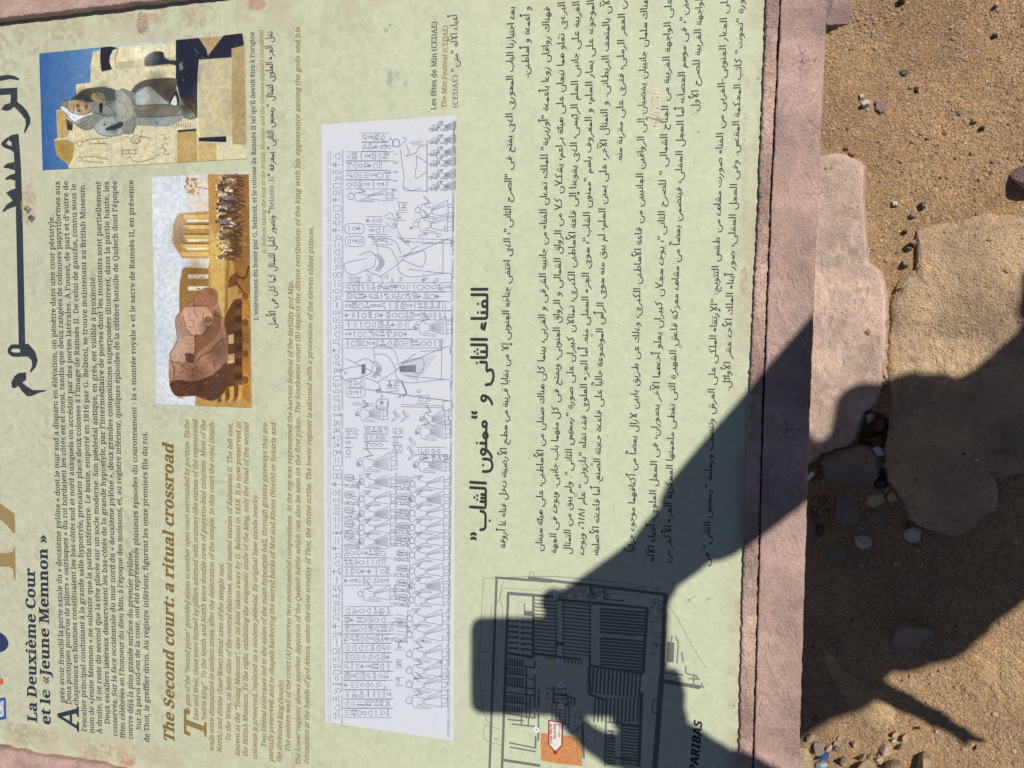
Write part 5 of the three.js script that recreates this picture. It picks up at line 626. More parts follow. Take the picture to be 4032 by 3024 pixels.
rock('bedrock_slab', 'smooth pinkish flat rock slab running along the lower frame of the board', 'rock slab', [[3215, 608], [3265, 596], [3299, 595], [3327, 597], [3365, 622], [3401, 644], [3400, 720], [3399, 774], [3408, 900], [3418, 1020], [3425, 1039], [3457, 1053], [3471, 1072], [3476, 1123], [3490, 1193], [3492, 1310], [3481, 1427], [3471, 1450], [3469, 1524], [3462, 1547], [3443, 1593], [3397, 1626], [3392, 1654], [3370, 1705], [3350, 1752], [3280, 1775], [3224, 1799], [3170, 1836], [3100, 1840], [3090, 1400], [3130, 900], [3170, 660]], 0.02, R.pink, { n: 320, rings: slabRings, p: 60, q: 0.5, amp: 0.0013, fq: 20, rag: 0.0035, chip: 0.9, seen: 0.95, centre: [3300, 1230] });
rock('bedrock_slab', 'large rough tan rock slab, half in shade, below the pinkish slab', 'rock slab', [[3607, 900], [3663, 876], [3747, 874], [3820, 855], [3877, 841], [3957, 834], [4032, 841], [4120, 860], [4180, 1200], [4190, 1600], [4130, 1850], [4032, 1869], [3980, 1873], [3915, 1890], [3933, 1934], [3933, 1990], [3886, 2040], [3830, 2090], [3793, 2111], [3700, 2113], [3630, 2092], [3579, 2050], [3560, 2004], [3523, 1939], [3485, 1901], [3476, 1803], [3485, 1733], [3492, 1617], [3495, 1528], [3490, 1450], [3495, 1403], [3500, 1300], [3509, 1170], [3523, 1137], [3560, 1090], [3600, 1049], [3602, 951]], 0.013, R.tan, { n: 340, rings: slabRings, p: 22, q: 0.7, amp: 0.005, fq: 11, rag: 0.007, chip: 1.1, layers: 0.0018, seen: 0.9, centre: [3800, 1480] });
rock('rock', 'rough pinkish broken rock at the top end of the lower frame', 'rock', [[3235, -60], [3345, -60], [3344, 0], [3347, 51], [3338, 89], [3294, 101], [3261, 117], [3235, 120]], 0.022, R.mauve, { n: 90, rings: slabRings, p: 8, amp: 0.004, fq: 60, facets: 1 });
rock('rock', 'block of stone wedged between the pinkish slab and the large tan slab', 'rock', [[3224, 1822], [3246, 1796], [3280, 1780], [3330, 1768], [3373, 1756], [3434, 1775], [3457, 1808], [3455, 1850], [3453, 1883], [3411, 1948], [3383, 1953], [3327, 1929], [3243, 1892]], 0.042, R.grey, { n: 80, p: 7, amp: 0.0022, facets: 2, rag: 0.003 });
rock('rock', 'four-sided flat stone in shade below the wedged block', 'rock', [[3299, 1948], [3364, 1962], [3390, 2009], [3387, 2060], [3359, 2072], [3280, 2060], [3287, 2009]], 0.016, R.grey, { facets: 2, p: 8 });
rock('rock', 'pointed flat stone in shade beside the white stones', 'rock', [[3261, 2132], [3294, 2139], [3343, 2163], [3330, 2200], [3313, 2242], [3254, 2205]], 0.008, R.grey, { facets: 1, p: 9 });
rock('stone', 'white angular stone in shade near the pointed flat stone', 'stone', [[3359, 2111], [3375, 2116], [3397, 2104], [3429, 2130], [3432, 2153], [3397, 2167], [3369, 2153]], 0.02, R.white, { facets: 3 });
rock('stone', 'white faceted stone touching the end of the large tan slab', 'stone', [[3593, 2076], [3628, 2095], [3616, 2139], [3583, 2142], [3555, 2125], [3555, 2097]], 0.022, R.white, { facets: 3 });
rock('stone', 'five-sided stone just under the corner of the wedged block', 'stone', [[3420, 1946], [3476, 1943], [3485, 1981], [3439, 2004], [3401, 1985]], 0.02, R.cream, { facets: 2 });
rock('stone', 'small rounded stone tucked against the corner of the large tan slab', 'stone', [[3518, 1939], [3534, 1971], [3504, 1981], [3490, 1962], [3496, 1945]], 0.016, R.cream, { facets: 1 });
rock('stone', 'brown trapezoid stone in shade between the flat stone and the slab', 'stone', [[3439, 2018], [3478, 2023], [3490, 2060], [3406, 2066], [3415, 2040]], 0.015, R.grey, { facets: 2 });
rock('stone', 'purplish stone against the frame, in shade', 'stone', [[3160, 2044], [3210, 2055], [3214, 2080], [3212, 2093], [3187, 2135], [3160, 2135]], 0.024, R.mauve, { facets: 1 });
rock('stone', 'narrow brown stone beside the purplish one at the frame', 'stone', [[3219, 2074], [3240, 2066], [3246, 2083], [3233, 2118], [3217, 2112]], 0.015, R.brown, { facets: 1 });
rock('stone', 'triangular brown pebble against the frame in shade', 'stone', [[3186, 2003], [3212, 1995], [3232, 2022], [3222, 2038], [3190, 2028]], 0.012, R.brown, { facets: 1 });
rock('stone', 'leaf-shaped flat stone alone in the middle of the shadow', 'stone', [[3551, 2451], [3579, 2450], [3649, 2472], [3684, 2493], [3630, 2539], [3574, 2563], [3537, 2574], [3511, 2548], [3509, 2502], [3530, 2465]], 0.022, R.grey, { n: 60, facets: 1, p: 8, rag: 0.001 });
rock('stone', 'stubby stone in shade near the frame', 'stone', [[3190, 2690], [3215, 2684], [3226, 2720], [3215, 2732], [3182, 2726]], 0.014, R.grey, { facets: 2 });
rock('stone', 'pinkish pointed rock cut by the edge of the picture', 'rock', [[4075, 640], [4032, 648], [3985, 658], [3973, 677], [3985, 702], [4032, 742], [4090, 760]], 0.035, R.mauve, { facets: 2, p: 4 });
rock('stone', 'pale wedge-shaped stone leaning on the edge of the large tan slab', 'stone', [[3546, 1086], [3580, 1088], [3613, 1091], [3608, 1108], [3574, 1123], [3550, 1138], [3523, 1141]], 0.026, R.cream, { facets: 2, lift: 0.002 });
rock('stone', 'cream angular chip beside the grey chip on the sand', 'stone', [[3388, 408], [3412, 392], [3427, 398], [3424, 412], [3398, 423]], 0.012, R.white, { p: 9 });
rock('stone', 'flat grey chip beside the cream chip on the sand', 'stone', [[3443, 398], [3484, 392], [3485, 440], [3466, 448], [3452, 430]], 0.007, R.mauve, { p: 12 });
rock('stone', 'tiny pale chip above the cream chip', 'stone', [[3382, 370], [3400, 370], [3400, 386], [3388, 390]], 0.008, R.white, {});
rock('stone', 'flat dark purple pebble on open sand', 'stone', [[3540, 278], [3572, 270], [3576, 290], [3562, 300], [3548, 294]], 0.004, R.purple, { p: 9 });
rock('stone', 'smooth orange pebble at the top corner of the pinkish slab', 'stone', [[3340, 598], [3356, 591], [3371, 600], [3364, 612], [3344, 611]], 0.011, R.orange, {});
rock('stone', 'brown pebble just above the orange pebble', 'stone', [[3322, 580], [3340, 578], [3342, 590], [3325, 592]], 0.007, R.brown, {});
rock('stone', 'brown rounded pebble at the top edge of the sand', 'stone', [[3536, -8], [3566, -8], [3562, 8], [3545, 10]], 0.014, R.brown, {});
rock('stone', 'glassy white pebble near the far corner of the sand', 'stone', [[3916, 14], [3930, 12], [3932, 24], [3920, 28]], 0.01, R.white, {});
rock('stone', 'dark pebble on the sand below the glassy white pebble', 'stone', [[3906, 134], [3928, 130], [3930, 142], [3910, 147]], 0.006, R.slate, {});
rock('stone', 'dark brown pebble on open sand near the grey chip', 'stone', [[3602, 340], [3618, 340], [3616, 366], [3600, 362]], 0.006, R.dark, {});
rock('stone', 'nearly black pebble left of the pinkish pointed rock', 'stone', [[3860, 496], [3878, 496], [3876, 510], [3862, 510]], 0.009, R.dark, {});
rock('stone', 'tan pebble beside the nearly black pebble', 'stone', [[3828, 466], [3850, 466], [3846, 484], [3830, 484]], 0.008, R.orange, {});
rock('stone', 'grey rounded pebble near the top of the large tan slab', 'stone', [[3626, 792], [3648, 796], [3644, 820], [3630, 822]], 0.012, R.purple, {});
rock('stone', 'whitish pebble left of the grey rounded pebble', 'stone', [[3512, 792], [3534, 790], [3536, 812], [3514, 812]], 0.007, R.white, {});
rock('stone', 'mauve pebble on the sand above the large tan slab', 'stone', [[3584, 840], [3606, 838], [3604, 856], [3586, 858]], 0.009, R.mauve, {});
rock('stone', 'dark round pebble on the sand strip between the two slabs', 'stone', [[3556, 904], [3570, 904], [3570, 918], [3556, 918]], 0.009, R.dark, {});
rock('stone', 'brown pebble resting on the upper corner of the large tan slab', 'stone', [[3582, 950], [3606, 944], [3612, 962], [3598, 968], [3584, 960]], 0.016, R.grey, { lift: 0.004 });
rock('stone', 'grey pebble pressed against the edge of the large tan slab', 'stone', [[3570, 968], [3590, 966], [3590, 982], [3572, 982]], 0.012, R.grey, {});
rock('stone', 'tall brown pebble in the sand strip above the wedge-shaped stone', 'stone', [[3552, 1022], [3584, 1020], [3576, 1050], [3558, 1050]], 0.016, R.grey, { facets: 1 });
rock('stone', 'cream pebble in the gap at the lower tip of the pinkish slab', 'stone', [[3478, 1448], [3490, 1462], [3498, 1486], [3488, 1488], [3478, 1470]], 0.012, R.cream, { facets: 1 });
rock('stone', 'brown pebble in the gap under the cream pebble', 'stone', [[3472, 1502], [3494, 1498], [3490, 1522], [3474, 1524]], 0.012, R.brown, {});
rock('stone', 'pale tan pebble in the dark gap between the slabs', 'stone', [[3396, 1640], [3420, 1626], [3440, 1632], [3432, 1658], [3412, 1674], [3396, 1660]], 0.026, R.cream, { facets: 1, lift: -0.008 });
rock('stone', 'brown stone in the dark gap beside the pale tan pebble', 'stone', [[3436, 1620], [3480, 1618], [3482, 1690], [3460, 1706], [3416, 1688]], 0.022, R.brown, { facets: 2, lift: -0.012 });
rock('stone', 'reddish stone deep in the dark gap between the slabs', 'stone', [[3364, 1734], [3420, 1724], [3480, 1712], [3482, 1760], [3430, 1756]], 0.012, R.brown, { lift: -0.016 });
rock('stone', 'blue-black stone in the crack below the wedged block', 'stone', [[3448, 1896], [3476, 1888], [3488, 1912], [3462, 1936], [3438, 1930]], 0.014, R.slate, { facets: 1, lift: -0.006 });
// shaded small stones by the wedged block
for (const [x, y, a, b, h, m, label] of [
  [3240, 1962, 24, 30, 0.008, 'brown', 'brown lumpy stone left of the four-sided flat stone'], [3204, 1964, 12, 10, 0.006, 'brown', 'small round brown pebble nearest the cigarette end'], [3210, 1984, 20, 10, 0.006, 'grey', 'slanting thin pebble above the triangular brown pebble'], [3278, 1960, 8, 8, 0.006, 'grey', 'bead-sized pebble at the corner of the four-sided flat stone'], [3276, 1984, 10, 8, 0.006, 'grey', 'small oval pebble left of the four-sided flat stone'], [3232, 2008, 10, 8, 0.006, 'grey', 'small grey pebble beside the triangular brown pebble'], [3260, 2008, 14, 8, 0.006, 'brown', 'flat brown pebble between the triangular pebble and the flat stone'], [3263, 2032, 8, 11, 0.006, 'brown', 'upright brown pebble under the flat brown pebble'], [3240, 2040, 9, 7, 0.006, 'grey', 'tiny grey pebble above the narrow brown stone'], [3272, 2072, 10, 8, 0.006, 'brown', 'brown pebble under the four-sided flat stone'], [3568, 2070, 13, 13, 0.012, 'brown', 'brown pebble beside the white faceted stone'], [3420, 2023, 5, 5, 0.005, 'cream', 'pale bead-sized pebble above the brown trapezoid stone'], [3358, 2332, 15, 11, 0.008, 'grey', 'lone grey stone in deep shade'], [3370, 2248, 14, 12, 0.006, 'grey', 'low grey stone in shade below the white angular stone'], [3297, 2538, 14, 9, 0.008, 'grey', 'oval pebble in shade above the pale bedrock patch'], [3304, 2557, 8, 8, 0.007, 'grey', 'round pebble under the oval pebble in shade'], [3410, 2527, 12, 8, 0.006, 'grey', 'slanted pebble left of the leaf-shaped stone'], [3354, 2442, 10, 9, 0.006, 'brown', 'small brown pebble in the middle of the shadow'], [3499, 2478, 7, 8, 0.006, 'grey', 'tiny pebble touching the leaf-shaped stone'], [3748, 2402, 6, 5, 0.004, 'white', 'tiny pale pebble in shade near the shadow edge'], [3210, 2832, 10, 12, 0.008, 'brown', 'small brown stone in shade close to the frame'], [3293, 2798, 8, 6, 0.006, 'grey', 'pebble at the shadow edge near the pale bedrock patch'], [3702, 2463, 9, 6, 0.005, 'grey', 'small stone right of the leaf-shaped stone']]) {
  const pts = []; const k = 6 + Math.floor(rnd() * 3), t0 = rr(0, 1); for (let i = 0; i < k; i++) { const t = t0 + (i / k) * 6.2832, q = rr(0.8, 1.12); pts.push([x + Math.cos(t) * a * q, y + Math.sin(t) * b * q]); } rock('stone', label, 'stone', pts, h, R[m], { n: 24, facets: 1, rings: [0, 0.35, 0.6, 0.8, 0.93, 1, 1.02] });
}
// sunlit stones along the lower corner
for (const [pts, h, m, label] of [
  [[[3174, 2902], [3190, 2894], [3204, 2908], [3200, 2922], [3180, 2926]], 0.016, 'cream', 'squarish cream stone at the shadow tip beside the frame'], [[[3201, 2928], [3236, 2934], [3252, 2952], [3250, 2966], [3234, 2978], [3212, 2972], [3206, 2950]], 0.02, 'grey', 'grey angular stone resting above the blue plastic scrap'], [[[3252, 2934], [3270, 2934], [3276, 2950], [3262, 2960], [3252, 2952]], 0.014, 'cream', 'small stone right of the grey angular stone'], [[[3284, 2922], [3296, 2922], [3304, 2936], [3292, 2942], [3282, 2936]], 0.012, 'cream', 'small rounded cream stone, first of three in a line'], [[[3278, 2944], [3292, 2942], [3310, 2956], [3304, 2966], [3286, 2964]], 0.014, 'grey', 'rounded grey stone under the small rounded cream stone'], [[[3346, 2926], [3364, 2924], [3378, 2934], [3374, 2950], [3356, 2946]], 0.014, 'cream', 'stone standing on edge between two groups of stones'], [[[3446, 2928], [3470, 2926], [3500, 2944], [3512, 2970], [3490, 2982], [3462, 2962]], 0.018, 'pink', 'long pinkish stone slanting below the strap shadow'], [[[3512, 2890], [3526, 2884], [3540, 2898], [3528, 2908], [3516, 2902]], 0.012, 'cream', 'small cream stone at the top of the group of five'], [[[3553, 2900], [3570, 2894], [3576, 2920], [3562, 2926], [3552, 2914]], 0.014, 'cream', 'upright stone in the group of five'], [[[3504, 2916], [3526, 2910], [3530, 2924], [3512, 2930]], 0.012, 'white', 'whitest stone of the group of five'], [[[3530, 2950], [3548, 2934], [3574, 2944], [3566, 2954], [3534, 2958]], 0.016, 'cream', 'ridge-shaped stone at the bottom of the group of five'], [[[3380, 2986], [3402, 2976], [3414, 2984], [3408, 3002], [3388, 3002]], 0.02, 'cream', 'upright cream stone near the bottom edge'], [[[3414, 2978], [3430, 2978], [3434, 2996], [3418, 3000]], 0.018, 'cream', 'narrow stone pressed against the upright cream stone'], [[[3440, 2996], [3456, 2986], [3478, 2990], [3476, 3008], [3450, 3010]], 0.014, 'cream', 'rounded stone right of the narrow stone'], [[[3300, 3004], [3312, 2990], [3334, 2996], [3342, 3012], [3330, 3032], [3304, 3030]], 0.026, 'tan', 'tan block of stone at the bottom edge right of the blue scrap'], [[[3374, 3016], [3396, 3006], [3426, 3008], [3440, 3024], [3430, 3060], [3374, 3060]], 0.03, 'tan', 'tan stone cut by the bottom edge'], [[[3478, 3018], [3506, 3006], [3544, 3010], [3560, 3030], [3550, 3070], [3478, 3060]], 0.034, 'tan', 'large tan stone cut by the bottom edge beside the square one'], [[[3612, 2990], [3630, 2976], [3664, 2990], [3672, 3010], [3650, 3040], [3606, 3034]], 0.036, 'tan', 'big squarish tan stone standing at the bottom edge'], [[[3144, 2944], [3170, 2946], [3188, 2976], [3194, 3040], [3140, 3060]], 0.01, 'cream', 'flat pale stone between the frame and the blue scrap'], [[[3242, 2956], [3262, 2960], [3256, 2976], [3242, 2974]], 0.01, 'brown', 'brown pebble next to the blue plastic scrap'], [[[3454, 2970], [3464, 2962], [3468, 2976], [3458, 2980]], 0.01, 'cream', 'small pebble just above the rounded stone'], [[[3682, 2876], [3700, 2878], [3696, 2888], [3684, 2886]], 0.004, 'white', 'white flake on the sand beyond the strap shadow'], [[[3846, 2934], [3856, 2946], [3850, 2954], [3842, 2946]], 0.008, 'cream', 'pebble beyond the tip of the strap shadow'], [[[3606, 2866], [3622, 2864], [3620, 2878], [3598, 2876]], 0.008, 'brown', 'dark-edged pebble under the strap shadow'], [[[3702, 2806], [3716, 2802], [3718, 2822], [3704, 2824]], 0.01, 'white', 'small white stone beside the strap shadow'], [[[3694, 2634], [3718, 2640], [3716, 2650], [3698, 2646]], 0.006, 'cream', 'flat cream pebble at the shadow edge near the cracked bedrock'], [[[3584, 2656], [3592, 2662], [3588, 2670], [3580, 2664]], 0.006, 'white', 'tiny white pebble in the sunlit patch above the strap shadow'], [[[3552, 2674], [3566, 2674], [3564, 2684], [3554, 2684]], 0.006, 'cream', 'tiny cream pebble in the sunlit patch above the strap shadow']]) rock('stone', label, 'stone', pts, h, R[m], { n: 30, facets: 2, rings: [0, 0.3, 0.55, 0.75, 0.88, 0.96, 1, 1.02], p: 6 });
rock('bedrock_outcrop', 'pale streaked bedrock patch crossing the shadow edge', 'bedrock', [[3238, 2556], [3268, 2570], [3300, 2610], [3317, 2637], [3360, 2665], [3411, 2693], [3470, 2735], [3509, 2763], [3518, 2810], [3509, 2857], [3471, 2878], [3430, 2872], [3397, 2857], [3365, 2830], [3341, 2795], [3315, 2760], [3271, 2670], [3250, 2600]], 0.006, R.bed, { n: 160, rings: slabRings, p: 2.4, q: 1, amp: 0.0022, fq: 22, rag: 0.012, chip: 0.8 });
rock('bedrock_outcrop', 'cracked flat bedrock in sunlight at the lower corner of the sand', 'bedrock', [[3775, 2552], [3835, 2515], [3905, 2470], [3960, 2455], [4032, 2446], [4130, 2440], [4160, 2830], [4032, 2812], [3933, 2801], [3880, 2790], [3838, 2763], [3800, 2735], [3793, 2700], [3810, 2670], [3800, 2640], [3790, 2600]], 0.006, R.bed, { n: 200, rings: slabRings, p: 2.2, q: 1, amp: 0.003, fq: 16, rag: 0.02, chip: 1.2, layers: 0.002 });

// ------------------------------------------------------------------ litter
{
  const a = onGround(3182, 1885), b = onGround(3206, 1858), L = a.distanceTo(b), cyl = new THREE.CylinderGeometry(0.0038, 0.0038, L, 20, 6); cyl.rotateZ(Math.PI / 2);
  const P = cyl.attributes.position; for (let i = 0; i < P.count; i++) { P.setY(i, P.getY(i) * (1 - 0.3 * smooth(0, 1, vnoise(P.getX(i) * 300, 4, 1)))); } cyl.computeVertexNormals();
  const grp = new THREE.Group(); grp.name = 'cigarette_end'; scene.add(grp); grp.position.set((a.x + b.x) / 2, 0.006, (a.z + b.z) / 2); grp.rotation.y = Math.atan2(-(b.z - a.z), b.x - a.x); tag(grp, 'white cigarette end at the frame edge in shade', 'cigarette end');
  mesh('paper', cyl, new THREE.MeshStandardMaterial({ color: lin(0.82, 0.82, 0.86), roughness: 0.9 }), grp);
  const tip = new THREE.CylinderGeometry(0.0036, 0.003, 0.006, 16); tip.rotateZ(Math.PI / 2); tip.translate(L / 2 + 0.003, -0.0006, 0); mesh('filter', tip, new THREE.MeshStandardMaterial({ color: lin(0.45, 0.2, 0.07), roughness: 0.9 }), grp);
}
function sheet(name, label, category, pts, mat, crumple, top, lift) {                   // a crumpled scrap with some thickness
  const out = pts.map((p) => { const w = onGround(p[0], p[1], top); return [w.x, w.z]; }); let cx = 0, cz = 0; for (const p of out) { cx += p[0] / out.length; cz += p[1] / out.length; }
  const geo = rockGeometry(out, top, { n: 40, amp: crumple, fq: 160, facets: 4, p: 3, rag: 0.002 }, cx, cz).toNonIndexed(); geo.computeVertexNormals(); const m = mesh(name, geo, mat); m.position.set(cx, lift, cz); return tag(m, label, category);
}
{
  sheet('plastic_scrap', 'crumpled bright blue plastic scrap among the stones beside the frame', 'litter', [[3218, 2980], [3238, 2974], [3252, 2996], [3252, 3012], [3238, 3006], [3222, 3012], [3214, 3000]], new THREE.MeshPhysicalMaterial({ color: lin(0.015, 0.1, 0.42), roughness: 0.35, clearcoat: 0.3 }), 0.006, 0.022, 0);
  sheet('paper_scrap', 'pale blue torn scrap hanging below the bright blue plastic', 'litter', [[3212, 3010], [3250, 3012], [3256, 3030], [3206, 3040]], new THREE.MeshPhysicalMaterial({ color: lin(0.25, 0.33, 0.36), roughness: 0.5 }), 0.003, 0.008, 0);
  sheet('foil_scrap', 'crumpled whitish scrap in the gap beside the wedged block', 'litter', [[3432, 1768], [3452, 1760], [3470, 1776], [3474, 1796], [3446, 1798]], new THREE.MeshPhysicalMaterial({ color: lin(0.55, 0.56, 0.66), roughness: 0.3 }), 0.006, 0.018, 0.006);
}

// ------------------------------------------------------------------ loose grit: uncountable
{
  const inside = (x, z, P) => { let c = false; for (let i = 0, j = P.length - 1; i < P.length; j = i++) if ((P[i][1] > z) !== (P[j][1] > z) && x < ((P[j][0] - P[i][0]) * (z - P[i][1])) / (P[j][1] - P[i][1]) + P[i][0]) c = !c; return c; };
  const seedGeo = (k) => { const q = mergeVertices(new THREE.IcosahedronGeometry(1, 1).deleteAttribute('uv').deleteAttribute('normal')); const P = q.attributes.position; for (let i = 0; i < P.count; i++) { const s = 0.72 + 0.56 * hash(i, k, 3); P.setXYZ(i, P.getX(i) * s, P.getY(i) * s * 0.72, P.getZ(i) * s * 0.9); } const f = q.toNonIndexed(); f.computeVertexNormals(); return f; };
  const cols = [[0.42, 0.3, 0.185], [0.46, 0.34, 0.22], [0.38, 0.265, 0.155], [0.48, 0.375, 0.26], [0.33, 0.23, 0.145], [0.43, 0.29, 0.155], [0.58, 0.48, 0.36], [0.68, 0.6, 0.5], [0.14, 0.11, 0.09], [0.38, 0.31, 0.26]], wt = [0.24, 0.48, 0.62, 0.74, 0.84, 0.9, 0.94, 0.955, 0.97, 1];
  const N = 26000, mat = new THREE.MeshStandardMaterial({ roughness: 0.95 }), o = new THREE.Object3D();
  for (let k = 0; k < 3; k++) {
    const im = new THREE.InstancedMesh(seedGeo(k), mat, N); im.name = numbered('gravel'); let n = 0;
    for (let t = 0; t < N * 4 && n < N; t++) {
      const x = rr(-0.8, 0.6), z = rr(-0.34, 0.16); let s = 0.00055 + 0.0008 * Math.pow(rnd(), 1.5); const clump = fbm(x * 9 + 5, z * 9, 91, 3); if (rnd() < 0.012 + 0.09 * smooth(0.52, 0.66, clump)) s = rr(0.0013, 0.0026); if (rnd() < 0.003) s = rr(0.0026, 0.0042);
      let on = 0, deep = 1; for (const P of covered) if (inside(x, z, P)) { on = Math.max(on, P.top); deep = 1e9; for (let i = 0, j = P.length - 1; i < P.length; j = i++) { const ax = P[j][0], az = P[j][1], bx = P[i][0] - ax, bz = P[i][1] - az, q = clamp(((x - ax) * bx + (z - az) * bz) / (bx * bx + bz * bz + 1e-12)); deep = Math.min(deep, Math.hypot(x - ax - q * bx, z - az - q * bz)); } }
      if (on && (on > 0.021 || deep < (on > 0.0135 ? 0.007 : 0) || rnd() > (on < 0.0135 ? 0.42 * (1 - 0.8 * smooth(0.004, 0.03, deep)) : 0.05 * smooth(0.06, 0.008, deep) + 0.006))) continue;
      const top = on ? topAt(x, z) : null; if (on && top === null) continue;
      o.position.set(x, Math.max(groundY(x, z), top ?? -1) + s * 0.15, z); o.rotation.set(rr(-0.6, 0.6), rr(0, 6.28), rr(-0.6, 0.6)); o.scale.setScalar(s); o.updateMatrix(); im.setMatrixAt(n, o.matrix);
      const r = rnd(), c = cols[wt.findIndex((w) => r <= w)], v = rr(0.8, 1.12); im.setColorAt(n, lin(c[0] * v, c[1] * v, c[2] * v)); n++;
    }
    im.count = n; im.castShadow = im.receiveShadow = true; scene.add(im); tag(im, ['fine sandy gravel covering the ground', 'coarse sand grains covering the ground', 'loose grit scattered over the ground'][k], null, null, 'stuff');
  }
}

// ------------------------------------------------------------------ the photographer, whose shadow falls across the board and the ground
const fromLens = (X, Y, back) => EYE.clone().add(turn(V3(X, Y, 0))).addScaledVector(SUNDIR, -back), rel = (X, Y, Z) => EYE.clone().add(turn(V3(X, Y, Z)));
function blob(bones, cell, k = 0.02) {               // bones [a, b, ra, rb] joined smoothly and meshed
  const lo = V3(1e9, 1e9, 1e9), hi = lo.clone().negate(); for (const [a, b, ra, rb] of bones) for (const [p, r] of [[a, ra], [b, rb]]) { lo.min(p.clone().subScalar(r + 3 * cell)); hi.max(p.clone().addScalar(r + 3 * cell)); }
  const c = lo.clone().add(hi).multiplyScalar(0.5), half = Math.max(hi.x - lo.x, hi.y - lo.y, hi.z - lo.z) / 2, n = Math.ceil((2 * half) / cell), mc = new MarchingCubes(n, new THREE.MeshStandardMaterial(), false, false, 400000);
  for (let z = 0; z < n; z++) for (let y = 0; y < n; y++) for (let x = 0; x < n; x++) {
    const X = c.x + ((x - n / 2) / (n / 2)) * half, Y = c.y + ((y - n / 2) / (n / 2)) * half, Z = c.z + ((z - n / 2) / (n / 2)) * half; let d = 1;
    if (X > lo.x - cell && X < hi.x + cell && Y > lo.y - cell && Y < hi.y + cell && Z > lo.z - cell && Z < hi.z + cell) for (const [a, b, ra, rb] of bones) {
      const bx = b.x - a.x, by = b.y - a.y, bz = b.z - a.z, px = X - a.x, py = Y - a.y, pz = Z - a.z, t = clamp((px * bx + py * by + pz * bz) / (bx * bx + by * by + bz * bz + 1e-12)), e = Math.hypot(px - t * bx, py - t * by, pz - t * bz) - mix(ra, rb, t), h = clamp(0.5 + (0.5 * (d - e)) / k); d = mix(d, e, h) - k * h * (1 - h);
    }
    mc.field[x + y * n + z * n * n] = -d;
  }
  mc.isolation = 0; mc.update(); const geo = new THREE.BufferGeometry(); geo.setAttribute('position', new THREE.Float32BufferAttribute(mc.positionArray.slice(0, mc.count * 3), 3)); const m = mergeVertices(geo, 1e-5); m.scale(half, half, half); m.translate(c.x, c.y, c.z); m.computeVertexNormals(); return m;
}
{
  const sh = fromLens(0.47, -0.11, 0.335), face = V3(EYE.x - sh.x, 0, EYE.z - sh.z).normalize(), side = V3(0, 1, 0).cross(face).negate(); // side: towards the person's right
  const at = (r, y, f) => V3(sh.x, y, sh.z).addScaledVector(side, r).addScaledVector(face, f), shY = sh.y;
  const person = new THREE.Group(); person.name = 'person'; person.position.copy(at(0, 0, -0.06)); scene.add(person); tag(person, 'person in a loose coat holding up a phone, seen only as a shadow', 'person');
  const add = (name, geo, color, rough = 0.85) => { geo.translate(-person.position.x, 0, -person.position.z); return mesh(name, geo, new THREE.MeshStandardMaterial({ color: lin(...color), roughness: rough }), person); };
  const sR = at(0.15, shY, 0), sL = at(-0.17, shY, 0), eR = fromLens(0.345, -0.275, 0.12), eL = fromLens(0.33, 0.235, 0.12), wR = fromLens(0.125, -0.06, 0.02), wL = fromLens(0.135, 0.09, 0.02);
  const hipY = shY - 0.5, hd = at(0.0, shY + 0.19, 0.03), legs = [];
  for (const s of [-1, 1]) legs.push([at(0.07 * s, hipY, -0.05), at(0.09 * s, 0.38, -0.03), 0.072, 0.056], [at(0.1 * s, 0.38, -0.03), at(0.1 * s, 0.07, -0.08), 0.056, 0.036]);
  const bodyBones = [[at(0, shY + 0.01, -0.01), at(0, shY + 0.1, 0.015), 0.052, 0.05], [at(-0.055, shY - 0.1, -0.02), at(-0.045, hipY, -0.05), 0.078, 0.078], [at(0.04, shY - 0.1, -0.02), at(0.04, hipY, -0.05), 0.078, 0.078], [sR, sL, 0.055, 0.055], [sR, eR, 0.048, 0.04], [eR, wR, 0.04, 0.026], [sL, eL, 0.048, 0.04], [eL, wL, 0.04, 0.026], ...legs];
  const body = blob(bodyBones, 0.0125, 0.03);
  // head with face
  const hp = (r, y, f) => hd.clone().addScaledVector(side, r).addScaledVector(V3(0, 1, 0), y).addScaledVector(face, f);
  const head = blob([[hp(0, 0.035, -0.02), hp(0, 0.03, 0.015), 0.078, 0.072], [hp(0, -0.03, 0.03), hp(0, -0.065, 0.05), 0.06, 0.034], [hp(0, -0.1, -0.01), hp(0, -0.02, -0.01), 0.05, 0.055], [hp(0, 0.015, 0.092), hp(0, -0.025, 0.112), 0.008, 0.013], [hp(-0.02, -0.055, 0.088), hp(0.02, -0.055, 0.088), 0.008, 0.008], [hp(0.08, 0.01, -0.01), hp(0.082, -0.03, -0.005), 0.012, 0.009], [hp(-0.08, 0.01, -0.01), hp(-0.082, -0.03, -0.005), 0.012, 0.009], [hp(-0.05, 0.03, 0.07), hp(0.05, 0.03, 0.07), 0.016, 0.016]], 0.0045, 0.012);
  // hands: right wraps the phone from the upper edge, left from the lower edge
  const handBones = (w, knuckles, tips, thumb) => { const out = []; for (const q of knuckles) out.push([w, q, 0.02, 0.012]); tips.forEach((t, i) => { let a = knuckles[i]; t.forEach((p, j) => { out.push([a, p, 0.009 - j * 0.0008, 0.0084 - j * 0.0008]); a = p; }); }); let a = thumb[0]; thumb.slice(1).forEach((p, j) => { out.push([a, p, 0.011 - j * 0.001, 0.0095 - j * 0.001]); a = p; }); return out; };
  const kn = [0, 1, 2, 3].map((i) => rel(0.05 + i * 0.02, -0.022 - i * 0.009, -0.012)), tp = [0, 1, 2, 3].map((i) => [rel(0.045 + i * 0.02, -0.024, 0.006), rel(0.05 + i * 0.02, -0.002, 0.011), rel(0.053 + i * 0.019, 0.012 - i * 0.002, 0.008)]);
